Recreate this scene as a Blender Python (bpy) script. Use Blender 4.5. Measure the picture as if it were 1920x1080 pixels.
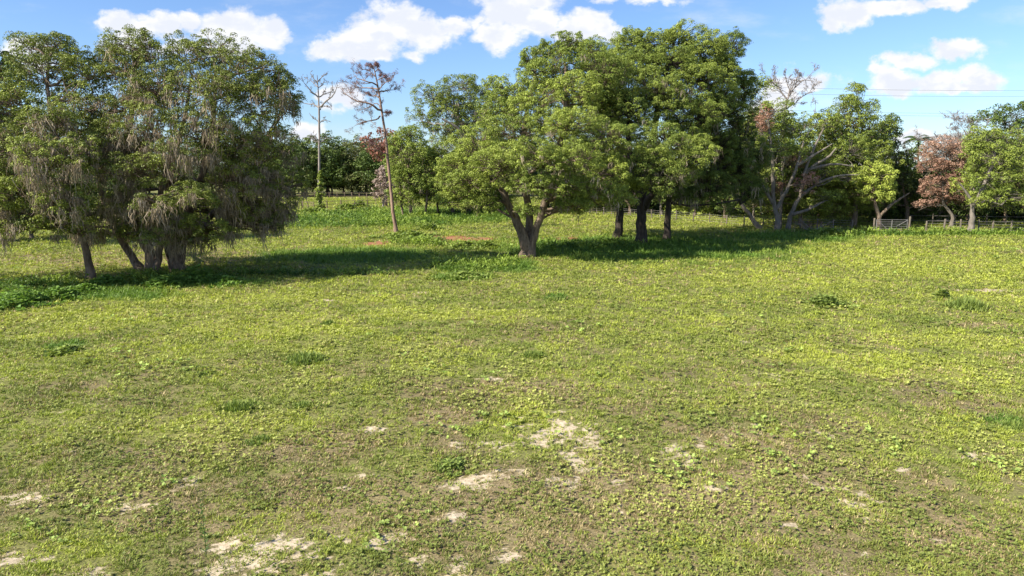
import bpy, math, random
import numpy as np
from mathutils import Vector
PI = math.pi
for o in list(bpy.data.objects): bpy.data.objects.remove(o)
S = bpy.context.scene
COL = S.collection
rng = np.random.default_rng(7)

# ------------------------------------------------------------------ camera
F = 1280.0            # focal length in photo pixels (24 mm on 36 mm)
HCAM = 6.7
PITCH = math.atan(220.0 / F)
cam = bpy.data.cameras.new('camera'); cam.lens = 24; cam.sensor_width = 36
cam.clip_start = 0.1; cam.clip_end = 6000
camo = bpy.data.objects.new('camera', cam); COL.objects.link(camo)
camo.location = (0, 0, HCAM); camo.rotation_euler = (PI / 2 - PITCH, 0, 0)
S.camera = camo

# ------------------------------------------------------------------ light
SUN_EL = math.radians(38); SUN_AZ = math.radians(27)   # shadows fall right and a little away
sv = Vector((-math.cos(SUN_AZ) * math.cos(SUN_EL), -math.sin(SUN_AZ) * math.cos(SUN_EL), math.sin(SUN_EL)))
sun = bpy.data.lights.new('sun', 'SUN'); sun.energy = 5.0; sun.angle = math.radians(0.53); sun.color = (1, 0.93, 0.80)
suno = bpy.data.objects.new('sun', sun); COL.objects.link(suno)
suno.rotation_euler = sv.to_track_quat('Z', 'Y').to_euler(); suno.location = (-60, -20, 60)
S.view_settings.view_transform = 'Standard'; S.view_settings.look = 'None'
S.view_settings.gamma = 1; S.view_settings.exposure = 1.05
SKY_STRENGTH = 0.082
CLOUD_WHITE = 6.2

def pdir(px, py):
    u = (px - 960) / F; v = (540 - py) / F
    c, s = math.cos(PITCH), math.sin(PITCH)
    return np.array([u, c + v * s, -s + v * c])
def P(px, py, D):                     # point at forward distance D seen at photo pixel
    d = pdir(px, py); return d / d[1] * D + np.array([0, 0, HCAM])
def G(px, py):                        # ground point seen at photo pixel
    d = pdir(px, py); t = HCAM / -d[2]; return np.array([d[0] * t, d[1] * t, 0.0])
def GD(py): return G(960, py)[1]

def build_world():
    w = bpy.data.worlds.new('World'); S.world = w; w.use_nodes = True
    nt = w.node_tree; N = nt.nodes; L = nt.links; N.clear()
    def node(t, **k):
        n = N.new(t)
        for a, b in k.items(): setattr(n, a, b)
        return n
    def math_(op, a, b=None, c=None, clamp=False):
        n = node('ShaderNodeMath', operation=op, use_clamp=clamp)
        for i, x in enumerate((a, b, c)):
            if x is None: continue
            if isinstance(x, (int, float)): n.inputs[i].default_value = x
            else: L.new(x, n.inputs[i])
        return n.outputs[0]
    def vmath(op, a, b=None):
        n = node('ShaderNodeVectorMath', operation=op)
        for i, x in enumerate((a, b)):
            if x is None: continue
            if isinstance(x, tuple): n.inputs[i].default_value = x
            else: L.new(x, n.inputs[i])
        return n.outputs['Value'] if op == 'LENGTH' else n.outputs[0]
    sky = node('ShaderNodeTexSky', sky_type='NISHITA', sun_disc=False)
    sky.sun_elevation = SUN_EL; sky.sun_rotation = math.atan2(sv.x, sv.y)
    sky.air_density = 1.0; sky.dust_density = 0.4; sky.ozone_density = 3.0; sky.altitude = 0
    tc = node('ShaderNodeTexCoord')
    sep = node('ShaderNodeSeparateXYZ'); L.new(tc.outputs['Generated'], sep.inputs[0])
    y = math_('MAXIMUM', sep.outputs[1], 0.02)
    u = math_('DIVIDE', sep.outputs[0], y); v = math_('DIVIDE', sep.outputs[2], y)
    comb = node('ShaderNodeCombineXYZ'); L.new(u, comb.inputs[0]); L.new(v, comb.inputs[1])
    uv = comb.outputs[0]
    def noise(vec, scale, detail, rough, sx=1, sy=1):
        mp = vmath('MULTIPLY', vec, (sx, sy, 1))
        n = node('ShaderNodeTexNoise'); n.inputs['Scale'].default_value = scale
        n.inputs['Detail'].default_value = detail; n.inputs['Roughness'].default_value = rough
        L.new(mp, n.inputs['Vector']); return n
    nd = noise(uv, 16, 5, 0.6, 1, 1.3)
    dist = vmath('SUBTRACT', nd.outputs['Color'], (0.5, 0.5, 0.5))
    dist = vmath('MULTIPLY', dist, (0.075, 0.045, 0))
    uvd = vmath('ADD', uv, dist)
    blobs = [(240,45,62,26,1),(300,42,40,22,1),(345,40,36,18,.9),(440,58,80,38,1),(500,60,44,30,1),(240,82,55,28,.8),(200,42,34,9,.8),(340,85,70,18,.7),(420,90,60,20,.8),
        (60,98,56,30,1),(35,85,20,22,.9),
        (748,36,60,34,1),(700,64,72,38,1),(645,84,62,26,1),(800,62,62,32,1),(690,104,50,18,1),(775,98,30,10,.6),(850,48,34,18,.8),
        (958,28,66,42,1),(1010,40,50,36,1),(935,70,46,26,1),(1095,48,50,28,1),(1128,45,30,26,1),(1050,66,50,18,.9),(890,40,30,14,.6),
        (1590,20,54,32,1),(1680,10,70,18,.9),(1770,4,60,12,.8),(1560,45,30,18,.9),
        (1675,150,56,27,1),(1750,152,60,25,1),(1832,146,46,25,1),(1795,95,56,20,.9),(1700,112,60,14,.7),(1650,125,24,18,.9),(1800,165,70,12,1),
        (1520,152,56,18,.8),(1470,168,40,36,.9),(1440,200,40,30,.9),
        (1712,255,44,12,.9),(1770,262,50,10,.8),(1000,-10,60,30,.8),
        (640,178,42,22,.95),(575,246,38,18,.95),(620,205,30,14,.5),(1230,0,60,8,.5),(1130,-2,50,8,.5)]
    tot = None
    for (px, py, rw, rh, a) in blobs:
        d = pdir(px, py); cu, cv = d[0] / d[1], d[2] / d[1]
        q = vmath('SUBTRACT', uvd, (float(cu), float(cv), 0.0))
        q = vmath('MULTIPLY', q, (F / (rw*1.0), F / (rh*1.0), 0.0))
        ln = vmath('LENGTH', q)
        f = math_('SUBTRACT', a, math_('MULTIPLY', ln, a * 0.8))
        tot = f if tot is None else math_('SMOOTH_MAX', tot, f, 0.12)
    n2 = noise(uv, 30, 7, 0.62, 1, 1.4)
    dens = math_('ADD', tot, math_('MULTIPLY', math_('SUBTRACT', n2.outputs[0], 0.5), 0.9))
    mr = node('ShaderNodeMapRange', interpolation_type='SMOOTHSTEP'); L.new(dens, mr.inputs[0])
    mr.inputs[1].default_value = 0.08; mr.inputs[2].default_value = 0.50
    # thin veil
    n3 = noise(uv, 5, 6, 0.6, 1, 3.0)
    mv = node('ShaderNodeMapRange', interpolation_type='SMOOTHSTEP'); L.new(n3.outputs[0], mv.inputs[0])
    mv.inputs[1].default_value = 0.50; mv.inputs[2].default_value = 0.85; mv.inputs[4].default_value = 0.45
    cover = math_('MAXIMUM', mr.outputs[0], mv.outputs[0], clamp=True)
    front = math_('GREATER_THAN', sep.outputs[1], 0.02)
    cover = math_('MULTIPLY', cover, front)
    # generic scattered clouds for the half of the sky away from the view
    n4 = node('ShaderNodeTexNoise'); n4.inputs['Scale'].default_value = 3.2; n4.inputs['Detail'].default_value = 6
    L.new(tc.outputs['Generated'], n4.inputs['Vector'])
    mb = node('ShaderNodeMapRange', interpolation_type='SMOOTHSTEP'); L.new(n4.outputs[0], mb.inputs[0])
    mb.inputs[1].default_value = 0.54; mb.inputs[2].default_value = 0.66
    back = math_('MULTIPLY', mb.outputs[0], math_('SUBTRACT', 1.0, front))
    cover = math_('ADD', cover, back, clamp=True)
    # cloud colour: sun-side brightness and grey-lilac shade painted in by offset noise
    n5 = noise(uv, 17, 5, 0.55, 1, 1.6); n6 = noise(vmath('ADD', uv, (-.010, .016, 0.0)), 17, 5, 0.55, 1, 1.6)
    rel = math_('SUBTRACT', n5.outputs[0], n6.outputs[0])
    thick = math_('MULTIPLY', tot, 0.30)
    lit = math_('SUBTRACT', rel, thick)
    ms = node('ShaderNodeMapRange', interpolation_type='SMOOTHSTEP'); L.new(lit, ms.inputs[0])
    ms.inputs[1].default_value = -0.30; ms.inputs[2].default_value = -0.02
    cc = node('ShaderNodeMix', data_type='RGBA'); L.new(ms.outputs[0], cc.inputs[0])
    W = CLOUD_WHITE
    cc.inputs[6].default_value = (W * .82, W * .86, W * .95, 1); cc.inputs[7].default_value = (W * 1.0, W * 1.0, W * 1.02, 1)
    tint = node('ShaderNodeMix', data_type='RGBA', blend_type='MULTIPLY'); tint.inputs[0].default_value = 1
    L.new(sky.outputs[0], tint.inputs[6]); tint.inputs[7].default_value = (0.80, 0.92, 1.13, 1)
    mx = node('ShaderNodeMix', data_type='RGBA'); L.new(cover, mx.inputs[0])
    L.new(tint.outputs[2], mx.inputs[6]); L.new(cc.outputs[2], mx.inputs[7])
    bg = node('ShaderNodeBackground'); bg.inputs[1].default_value = SKY_STRENGTH
    L.new(mx.outputs[2], bg.inputs[0])
    out = node('ShaderNodeOutputWorld'); L.new(bg.outputs[0], out.inputs[0])
    w.cycles.sampling_method = 'MANUAL'; w.cycles.sample_map_resolution = 512
build_world()

# ------------------------------------------------------------------ numpy noise
_tab = np.random.default_rng(3).random(1 << 16)
def _h(ix, iy, iz=0):
    n = (ix * 73856093) ^ (iy * 19349663) ^ (iz * 83492791)
    return _tab[n & 0xffff]
def vnoise(x, y, z=None):
    x = np.asarray(x, float); y = np.asarray(y, float)
    ix = np.floor(x).astype(np.int64); iy = np.floor(y).astype(np.int64)
    fx = x - ix; fy = y - iy; fx = fx * fx * (3 - 2 * fx); fy = fy * fy * (3 - 2 * fy)
    def pl(k):
        return (_h(ix, iy, k) * (1 - fx) + _h(ix + 1, iy, k) * fx) * (1 - fy) + (_h(ix, iy + 1, k) * (1 - fx) + _h(ix + 1, iy + 1, k) * fx) * fy
    if z is None: return pl(0)
    z = np.asarray(z, float); iz = np.floor(z).astype(np.int64); fz = z - iz; fz = fz * fz * (3 - 2 * fz)
    return pl(iz) * (1 - fz) + pl(iz + 1) * fz
def fbm(x, y, s, o=4, seed=0, g=0.55):
    t = 0; a = 1; n = 0
    for i in range(o):
        t = t + a * vnoise(x / s + 17.3 * i + seed * 31.7, y / s + 9.1 * i + seed * 13.3); n += a; a *= g; s *= 0.5
    return t / n

# ------------------------------------------------------------------ mesh helpers
class Buf:
    def __init__(s): s.v = []; s.f = []; s.c = []; s.n = 0
    def add(s, V, Fc, C=None):
        V = np.asarray(V, float).reshape(-1, 3); Fc = np.asarray(Fc).reshape(-1, 4)
        s.v.append(V); s.f.append(Fc + s.n); s.n += len(V)
        if C is not None: s.c.append(np.broadcast_to(np.asarray(C, float), (len(Fc), 3)))
    def count(s): return s.n
    def build(s, name, mat, parent=None, origin=(0, 0, 0), smooth=False):
        V = np.concatenate(s.v) - np.asarray(origin, float); Fc = np.concatenate(s.f)
        m = bpy.data.meshes.new(name)
        m.vertices.add(len(V)); m.vertices.foreach_set('co', V.astype(np.float32).ravel())
        m.loops.add(Fc.size); m.loops.foreach_set('vertex_index', Fc.astype(np.int32).ravel())
        m.polygons.add(len(Fc)); m.polygons.foreach_set('loop_start', np.arange(0, Fc.size, 4, dtype=np.int32))
        m.update(calc_edges=True)
        if s.c:
            C = np.concatenate(s.c); a = m.attributes.new('tint', 'FLOAT_COLOR', 'FACE')
            a.data.foreach_set('color', np.concatenate([C, np.ones((len(C), 1))], 1).astype(np.float32).ravel())
        if smooth: m.polygons.foreach_set('use_smooth', np.ones(len(Fc), bool))
        m.materials.append(mat)
        o = bpy.data.objects.new(name, m); COL.objects.link(o)
        if parent is not None: o.parent = parent
        else: o.location = origin
        return o
def tag(o, label=None, cat=None, group=None, kind=None):
    if label: o['label'] = label
    if cat: o['category'] = cat
    if group: o['group'] = group
    if kind: o['kind'] = kind
    return o
def empty(name, loc, label, cat, group=None):
    o = bpy.data.objects.new(name, None); COL.objects.link(o); o.location = loc; o.empty_display_size = .3
    return tag(o, label, cat, group)
def norm(a): return a / np.maximum(np.linalg.norm(a, axis=-1, keepdims=True), 1e-9)

def tubes(buf, Pt, R, sides=5, col=None):
    """Pt (n,k,3) R (n,k): n tubes of k rings"""
    Pt = np.asarray(Pt, float); R = np.asarray(R, float)
    n, k, _ = Pt.shape
    T = np.gradient(Pt, axis=1); T = norm(T)
    ref = np.where(np.abs(T[..., 2:3]) > 0.9, np.array([1.0, 0, 0]), np.array([0, 0, 1.0]))
    ref = ref[:, :1] if False else ref
    m = norm(T.mean(axis=1, keepdims=True)); rf = np.where(np.abs(m[..., 2:3]) > 0.8, np.array([1.0, 0, 0]), np.array([0, 0, 1.0]))
    A = norm(np.cross(T, np.broadcast_to(rf, T.shape))); B = np.cross(T, A)
    th = np.arange(sides) * 2 * PI / sides
    V = Pt[:, :, None, :] + R[:, :, None, None] * (np.cos(th)[None, None, :, None] * A[:, :, None, :] + np.sin(th)[None, None, :, None] * B[:, :, None, :])
    idx = np.arange(n * k * sides).reshape(n, k, sides)
    a = idx[:, :-1, :]; b = idx[:, 1:, :]
    Fc = np.stack([a, np.roll(a, -1, 2), np.roll(b, -1, 2), b], -1).reshape(-1, 4)
    buf.add(V, Fc, col)
def smooth_poly(pts, rad, n=14):
    pts = np.asarray(pts, float); rad = np.asarray(rad, float)
    t = np.linspace(0, len(pts) - 1, n); out = []
    for x in t:
        i = min(int(x), len(pts) - 2); f = x - i
        p0 = pts[max(i - 1, 0)]; p1 = pts[i]; p2 = pts[i + 1]; p3 = pts[min(i + 2, len(pts) - 1)]
        out.append(0.5 * ((2 * p1) + (-p0 + p2) * f + (2 * p0 - 5 * p1 + 4 * p2 - p3) * f * f + (-p0 + 3 * p1 - 3 * p2 + p3) * f ** 3))
    return np.array(out), np.interp(t, np.arange(len(rad)), rad)
def stem(buf, pts, rad, n=14, sides=9, flare=True, col=None, wob=.06):
    p, r = smooth_poly(pts, rad, n)
    if len(p) > 3: p[1:-1] += (rng.random((len(p) - 2, 3)) - .5) * r[1:-1, None] * .5
    if flare: r = r * (1 + 0.45 * np.exp(-np.maximum(p[:, 2], 0) / 0.35))
    k0 = buf.n
    tubes(buf, p[None], r[None], sides, col)
    V = buf.v[-1]; ax = np.repeat(p, sides, 0); d = V - ax
    nz = vnoise(V[:, 0] * 3 + 50, V[:, 1] * 3 + 50, V[:, 2] * 1.2 + 50) - .5
    buf.v[-1] = ax + d * (1 + wob * 5 * nz[:, None])
    return p, r
def bez(A, B, Cc, k):
    t = np.linspace(0, 1, k)[None, :, None]
    return (1 - t) ** 2 * A[:, None] + 2 * t * (1 - t) * Cc[:, None] + t * t * B[:, None]
def leaves(buf, Pp, Nn, s, asp, C):
    n = len(Pp); Nn = norm(Nn)
    t = norm(np.cross(Nn, rng.normal(size=(n, 3)))); b = np.cross(Nn, t)
    s = np.broadcast_to(s, (n,))[:, None]
    V = np.stack([Pp + t * s, Pp + b * s * asp + Nn * s * .15, Pp - t * s, Pp - b * s * asp + Nn * s * .15], 1)
    buf.add(V, np.arange(4 * n).reshape(n, 4), C)

# ------------------------------------------------------------------ materials
def new_mat(name):
    m = bpy.data.materials.new(name); m.use_nodes = True; nt = m.node_tree
    for n in list(nt.nodes):
        if n.type != 'OUTPUT_MATERIAL': nt.nodes.remove(n)
    return m, nt, nt.nodes, nt.links, [n for n in nt.nodes if n.type == 'OUTPUT_MATERIAL'][0]
def leaf_mat(name, trans=0.3, rough=0.55, spec=0.25, gain=(1.1, 1.2, .6)):
    m, nt, N, L, out = new_mat(name)
    a = N.new('ShaderNodeAttribute'); a.attribute_name = 'tint'
    p = N.new('ShaderNodeBsdfPrincipled'); p.inputs['Roughness'].default_value = rough; p.inputs['Specular IOR Level'].default_value = spec
    L.new(a.outputs['Color'], p.inputs['Base Color'])
    tr = N.new('ShaderNodeBsdfTranslucent')
    g = N.new('ShaderNodeMix'); g.data_type = 'RGBA'; g.blend_type = 'MULTIPLY'; g.inputs[0].default_value = 1
    g.inputs[7].default_value = (*gain, 1); L.new(a.outputs['Color'], g.inputs[6]); L.new(g.outputs[2], tr.inputs[0])
    mx = N.new('ShaderNodeMixShader'); mx.inputs[0].default_value = trans
    L.new(p.outputs[0], mx.inputs[1]); L.new(tr.outputs[0], mx.inputs[2]); L.new(mx.outputs[0], out.inputs[0])
    return m
def noise_mat(name, c1, c2, scale=4, rough=.85, bump=.4, stretch=(1, 1, .25), c3=None, detail=6, bdist=.05):
    m, nt, N, L, out = new_mat(name)
    tc = N.new('ShaderNodeTexCoord'); mp = N.new('ShaderNodeMapping'); mp.inputs['Scale'].default_value = stretch
    L.new(tc.outputs['Object'], mp.inputs[0])
    n = N.new('ShaderNodeTexNoise'); n.inputs['Scale'].default_value = scale; n.inputs['Detail'].default_value = detail; n.inputs['Roughness'].default_value = .65
    L.new(mp.outputs[0], n.inputs['Vector'])
    r = N.new('ShaderNodeValToRGB'); r.color_ramp.elements[0].position = .32; r.color_ramp.elements[1].position = .68
    r.color_ramp.elements[0].color = (*c1, 1); r.color_ramp.elements[1].color = (*c2, 1)
    if c3: e = r.color_ramp.elements.new(.85); e.color = (*c3, 1)
    L.new(n.outputs[0], r.inputs[0])
    p = N.new('ShaderNodeBsdfPrincipled'); p.inputs['Roughness'].default_value = rough; p.inputs['Specular IOR Level'].default_value = .2
    L.new(r.outputs[0], p.inputs['Base Color'])
    b = N.new('ShaderNodeBump'); b.inputs['Strength'].default_value = bump; b.inputs['Distance'].default_value = bdist
    L.new(n.outputs[0], b.inputs['Height']); L.new(b.outputs[0], p.inputs['Normal']); L.new(p.outputs[0], out.inputs[0])
    return m
M_LEAF = leaf_mat('oak_foliage', .14)
M_NEEDLE = leaf_mat('dry_needles', .12, gain=(1, .9, .7))
M_GRASS = leaf_mat('turf_leaves', .30)
M_MOSS = leaf_mat('spanish_moss', .25, .9, .05, gain=(1, .95, .8))
M_BARK = noise_mat('oak_bark', (.06, .043, .03), (.27, .205, .15), 5, .9, .9, c3=(.42, .35, .27))
M_BARKP = noise_mat('pale_bark', (.10, .085, .068), (.24, .21, .175), 5, .9, .6, c3=(.33, .30, .26))
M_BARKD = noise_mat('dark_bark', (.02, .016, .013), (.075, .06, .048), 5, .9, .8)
M_DEAD = noise_mat('bleached_wood', (.15, .125, .11), (.33, .29, .26), 6, .85, .5)
M_PINE = noise_mat('pine_bark', (.14, .085, .06), (.34, .235, .18), 4, .9, .8, c3=(.42, .31, .25))
M_POST = noise_mat('weathered_post', (.085, .072, .055), (.20, .17, .13), 9, .9, .5)
M_WIRE = noise_mat('fence_wire', (.16, .15, .14), (.30, .28, .26), 20, .6, .1)
M_GATE = noise_mat('galvanised_gate', (.12, .115, .11), (.25, .24, .23), 6, .5, .1)

# ------------------------------------------------------------------ ground masks
_NX = {}
def blobs_mask(x, y, lst, rag=.8, s=1.2, seed=5):
    nz = fbm(x, y, s, 6, seed, .8)
    m = np.full(x.shape, -9.0)
    for (px, py, rw, rh) in lst:
        c = G(px, py); D = c[1]; y1 = GD(py - rh); y0 = GD(py + rh)
        rx = rw * D / F; ry = max((y1 - y0) / 2, .1); cy = (y0 + y1) / 2
        d = np.sqrt(((x - c[0]) / rx) ** 2 + ((y - cy) / ry) ** 2)
        m = np.maximum(m, 1 - d)
    return np.clip((m + (nz - .5) * 2 * rag) * 2.2 + .25, 0, 1) * np.clip((m + 1.0) * 2, 0, 1)
SAND = [(1010,815,60,20),(500,1052,100,26),(900,895,60,10),(1100,858,50,14),(1040,800,48,20),(1110,830,30,26),(940,835,50,13),(870,912,50,12),(968,890,24,8),(1062,906,42,11),(1085,880,20,6),(470,1045,80,34),(525,1025,50,22),(400,1060,50,16),(560,1075,50,10),
    (700,1015,60,12),(755,1010,25,8),(60,935,55,9),(120,928,20,6),(240,950,55,10),(280,945,30,7),(30,1048,70,14),(120,1074,90,10),(1340,915,32,8),(850,970,26,8),(950,1035,34,16),(930,1050,40,10),
    (1145,957,26,7),(790,548,16,2.5),(600,562,22,3),(925,712,22,4),(690,805,24,6),(860,835,20,9),(700,890,24,5),(1300,900,20,5),(640,915,16,5),(1480,985,18,5),(1570,905,16,6),(1600,960,18,5),
    (1830,855,26,8),(1690,880,16,5),(1860,545,50,3),(1760,1015,20,5),(1620,1040,20,6),(1420,720,18,2),(1390,640,18,2)]
BROWN = [(990,484,32,4),(1202,460,34,3),(1160,449,28,3),(1252,452,24,3),(300,514,90,6),(960,960,800,80),(250,490,260,14),(100,480,150,10),(420,480,110,12),(300,470,120,8),(1420,436,90,3),(1180,900,60,30),(830,780,90,20),(1000,730,160,20),(1480,900,150,60),(1750,905,50,18),(270,985,90,18),(250,850,60,12),(880,1030,200,25),(1400,830,120,25),(640,830,120,25),(1390,725,80,8),(1750,1000,150,40),(1830,610,80,6)]
RED = [(830,447,56,5.5),(712,456,28,4.5),(905,449,20,4),(870,460,40,3),(1060,448,40,2.5)]
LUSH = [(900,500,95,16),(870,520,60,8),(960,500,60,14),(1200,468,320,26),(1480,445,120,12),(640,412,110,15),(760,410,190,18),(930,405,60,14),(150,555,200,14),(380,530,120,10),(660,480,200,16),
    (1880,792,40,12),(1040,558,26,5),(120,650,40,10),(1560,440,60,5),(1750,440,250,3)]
YEL = [(1780,500,240,34),(1600,480,140,16),(1500,530,220,16),(1850,560,120,14),(150,610,180,30),(420,560,190,14),(60,590,80,14),(500,610,200,30),(860,590,200,14),(1700,690,170,26),(1500,670,120,18),(700,560,90,10),
    (1780,640,120,20)]
def masks(x, y):
    sand = blobs_mask(x, y, SAND, 2.9, .40, 5) * .92
    near = np.clip((30 - y) / 14, 0, 1)
    g = fbm(x, y, 1.6, 5, 21, .65); g2 = fbm(x, y, 7, 3, 9)
    sand = np.maximum(sand, np.clip((g - .66 + (g2 - .5) * .25) * 14, 0, 1) * near * .8)
    brown = np.maximum(blobs_mask(x, y, BROWN, .8, 2.0, 8) * .8, np.clip((fbm(x, y, 3.5, 4, 31) - .56) * 5, 0, 1) * .4)
    lush = blobs_mask(x, y, LUSH, .6, 1.8, 11)
    yel = np.maximum(blobs_mask(x, y, YEL, .8, 3, 14), np.clip((fbm(x, y, 4.5, 4, 41) - .56) * 6, 0, 1) * .6)
    red = blobs_mask(x, y, RED, .7, 1.6, 17)
    return sand, brown, lush, yel, red
def fresh(x, y): return np.clip((y - 12) / 14 + np.clip(-x / 12, 0, .5) + (fbm(x, y, 3.0, 5, 61, .65) - .5) * 4, 0, 1)

def gz(x, y): return (fbm(x, y, 4, 3, 2) - .5) * .10 + (fbm(x, y, .7, 2, 77) - .5) * .10 * np.clip((60 - y) / 30, 0, 1)
def build_ground():
    def axis(lo, hi, st, far, g=1.18):
        a = list(np.arange(lo, hi + 1e-6, st)); s = st; x = a[-1]
        while x < far: s *= g; x += s; a.append(x)
        s = st; x = a[0]; pre = []
        while x > -far: s *= g; x -= s; pre.append(x)
        return np.array(pre[::-1] + a)
    X = axis(-32, 32, .12, 2500, 1.12); Y1 = np.concatenate([axis(9, 10, .12, 0.01)[-9:], [10.2]])
    Y = [9.0]; 
    while Y[-1] < 3000: Y.append(Y[-1] + max(.10, (Y[-1] - 6) * .012))
    Yb = [9.0 - .5 * 1.35 ** i for i in range(20)]
    Y = np.array(Yb[::-1] + Y)
    XX, YY = np.meshgrid(X, Y)
    Z = gz(XX, YY) * np.clip((200 - np.hypot(XX, YY)) / 100, 0, 1)
    sand, brown, lush, yel, red = masks(XX, YY)
    V = np.stack([XX, YY, Z], -1).reshape(-1, 3)
    idx = np.arange(XX.size).reshape(XX.shape)
    Fc = np.stack([idx[:-1, :-1], idx[:-1, 1:], idx[1:, 1:], idx[1:, :-1]], -1).reshape(-1, 4)
    b = Buf(); b.add(V, Fc)
    m, nt, N, L, out = new_mat('pasture_soil')
    o = b.build('ground', m, smooth=True); tag(o, kind='structure')
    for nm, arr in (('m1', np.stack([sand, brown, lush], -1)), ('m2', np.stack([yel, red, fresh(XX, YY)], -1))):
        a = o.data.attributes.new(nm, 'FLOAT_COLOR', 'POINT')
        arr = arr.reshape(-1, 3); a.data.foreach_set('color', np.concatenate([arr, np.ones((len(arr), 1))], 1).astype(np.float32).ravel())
    tc = N.new('ShaderNodeTexCoord')
    def noise(s, d=6, r=.6):
        n = N.new('ShaderNodeTexNoise'); n.inputs['Scale'].default_value = s; n.inputs['Detail'].default_value = d; n.inputs['Roughness'].default_value = r
        L.new(tc.outputs['Object'], n.inputs['Vector']); return n.outputs[0]
    def ramp(x, a, c1, bb, c2):
        r = N.new('ShaderNodeValToRGB'); e = r.color_ramp.elements; e[0].position = a; e[1].position = bb; e[0].color = (*c1, 1); e[1].color = (*c2, 1); L.new(x, r.inputs[0]); return r.outputs[0]
    def mix(f, a, bb):
        n = N.new('ShaderNodeMix'); n.data_type = 'RGBA'; L.new(f, n.inputs[0])
        for i, x in ((6, a), (7, bb)):
            if isinstance(x, tuple): n.inputs[i].default_value = (*x, 1)
            else: L.new(x, n.inputs[i])
        return n.outputs[2]
    def ss(x, a, bb, hi=1):
        n = N.new('ShaderNodeMapRange'); n.interpolation_type = 'SMOOTHSTEP'; L.new(x, n.inputs[0]); n.inputs[1].default_value = a; n.inputs[2].default_value = bb; n.inputs[4].default_value = hi; return n.outputs[0]
    def att(nm):
        a = N.new('ShaderNodeAttribute'); a.attribute_name = nm; s = N.new('ShaderNodeSeparateColor'); L.new(a.outputs['Color'], s.inputs[0]); return s.outputs
    a1 = att('m1'); a2 = att('m2')
    thatch = ramp(noise(26, 7, .75), .38, (.045, .038, .018), .62, (.30, .245, .125))
    green = ramp(noise(18, 7, .75), .38, (.06, .07, .02), .62, (.27, .27, .085))
    base = mix(ss(a2[2], 0, 1, .9), thatch, green)
    base = mix(ss(a2[0], .2, 1, .6), base, ramp(noise(18, 7, .75), .38, (.10, .11, .02), .62, (.36, .38, .085)))
    base = mix(ss(a1[1], 0, 1, .8), base, ramp(noise(24, 7, .75), .38, (.08, .06, .032), .62, (.36, .28, .16)))
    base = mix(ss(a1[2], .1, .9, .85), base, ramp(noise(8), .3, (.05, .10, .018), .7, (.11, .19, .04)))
    base = mix(ss(a2[1], .1, .5, .95), base, ramp(noise(14), .3, (.20, .075, .04), .7, (.40, .19, .11)))
    sandc = ramp(noise(9, 8, .75), .35, (.30, .24, .155), .65, (.60, .50, .36))
    # ragged fine edge of the sand
    n = N.new('ShaderNodeMath'); n.operation = 'ADD'; L.new(a1[0], n.inputs[0])
    k = N.new('ShaderNodeMath'); k.operation = 'MULTIPLY_ADD'; L.new(noise(7, 9, .8), k.inputs[0]); k.inputs[1].default_value = 3.6; k.inputs[2].default_value = -2.0; L.new(k.outputs[0], n.inputs[1])
    base = mix(ss(n.outputs[0], .3, .6), base, sandc)
    p = N.new('ShaderNodeBsdfPrincipled'); p.inputs['Roughness'].default_value = .95; p.inputs['Specular IOR Level'].default_value = .1
    L.new(base, p.inputs['Base Color'])
    bp = N.new('ShaderNodeBump'); bp.inputs['Strength'].default_value = .8; bp.inputs['Distance'].default_value = .03
    L.new(noise(9, 8, .7), bp.inputs['Height']); L.new(bp.outputs[0], p.inputs['Normal']); L.new(p.outputs[0], out.inputs[0])
build_ground()

# ------------------------------------------------------------------ ground cover
def sprouts(buf, x, y, z0, nl, length, width, tilt, col, lift=0.0, bend=0.0):
    """rosettes: nl leaves round each plant centre"""
    n = len(x); nl = int(nl)
    az = rng.random((n, nl)) * 2 * PI; tl = tilt[:, None] + rng.normal(size=(n, nl)) * .22
    ln = length[:, None] * (0.6 + .6 * rng.random((n, nl)))
    d = np.stack([np.cos(az) * np.cos(tl), np.sin(az) * np.cos(tl), np.sin(tl)], -1)
    side = np.stack([-np.sin(az), np.cos(az), rng.normal(size=az.shape) * .25], -1)
    off = (rng.random((n, nl, 2)) - .5) * length[:, None, None] * .8
    base = np.stack([np.broadcast_to(x[:, None], az.shape) + off[..., 0], np.broadcast_to(y[:, None], az.shape) + off[..., 1], np.broadcast_to((z0 + lift * length)[:, None], az.shape)], -1)
    w = width[:, None, None] * (0.7 + .6 * rng.random((n, nl, 1)))
    L_ = ln[..., None]
    mid = base + d * L_ * .5
    tip = base + d * L_; tip[..., 2] -= bend * ln
    V = np.stack([base, mid + side * w, tip, mid - side * w], 2)
    C = np.repeat(col[:, None, :], nl, 1) * (0.8 + .4 * rng.random((n, nl, 1)))
    buf.add(V, np.arange(4 * n * nl).reshape(-1, 4), C.reshape(-1, 3))
def mixc(a, b, t): return a * (1 - t)[:, None] + b * t[:, None]
c_ = lambda *a: np.array(a, float)
def sample_ground(n, d0=7.5, d1=112, half=.96):
    r = d0 * (d1 / d0) ** rng.random(n); u = (rng.random(n) * 2 - 1) * half
    return u * r, r
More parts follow.
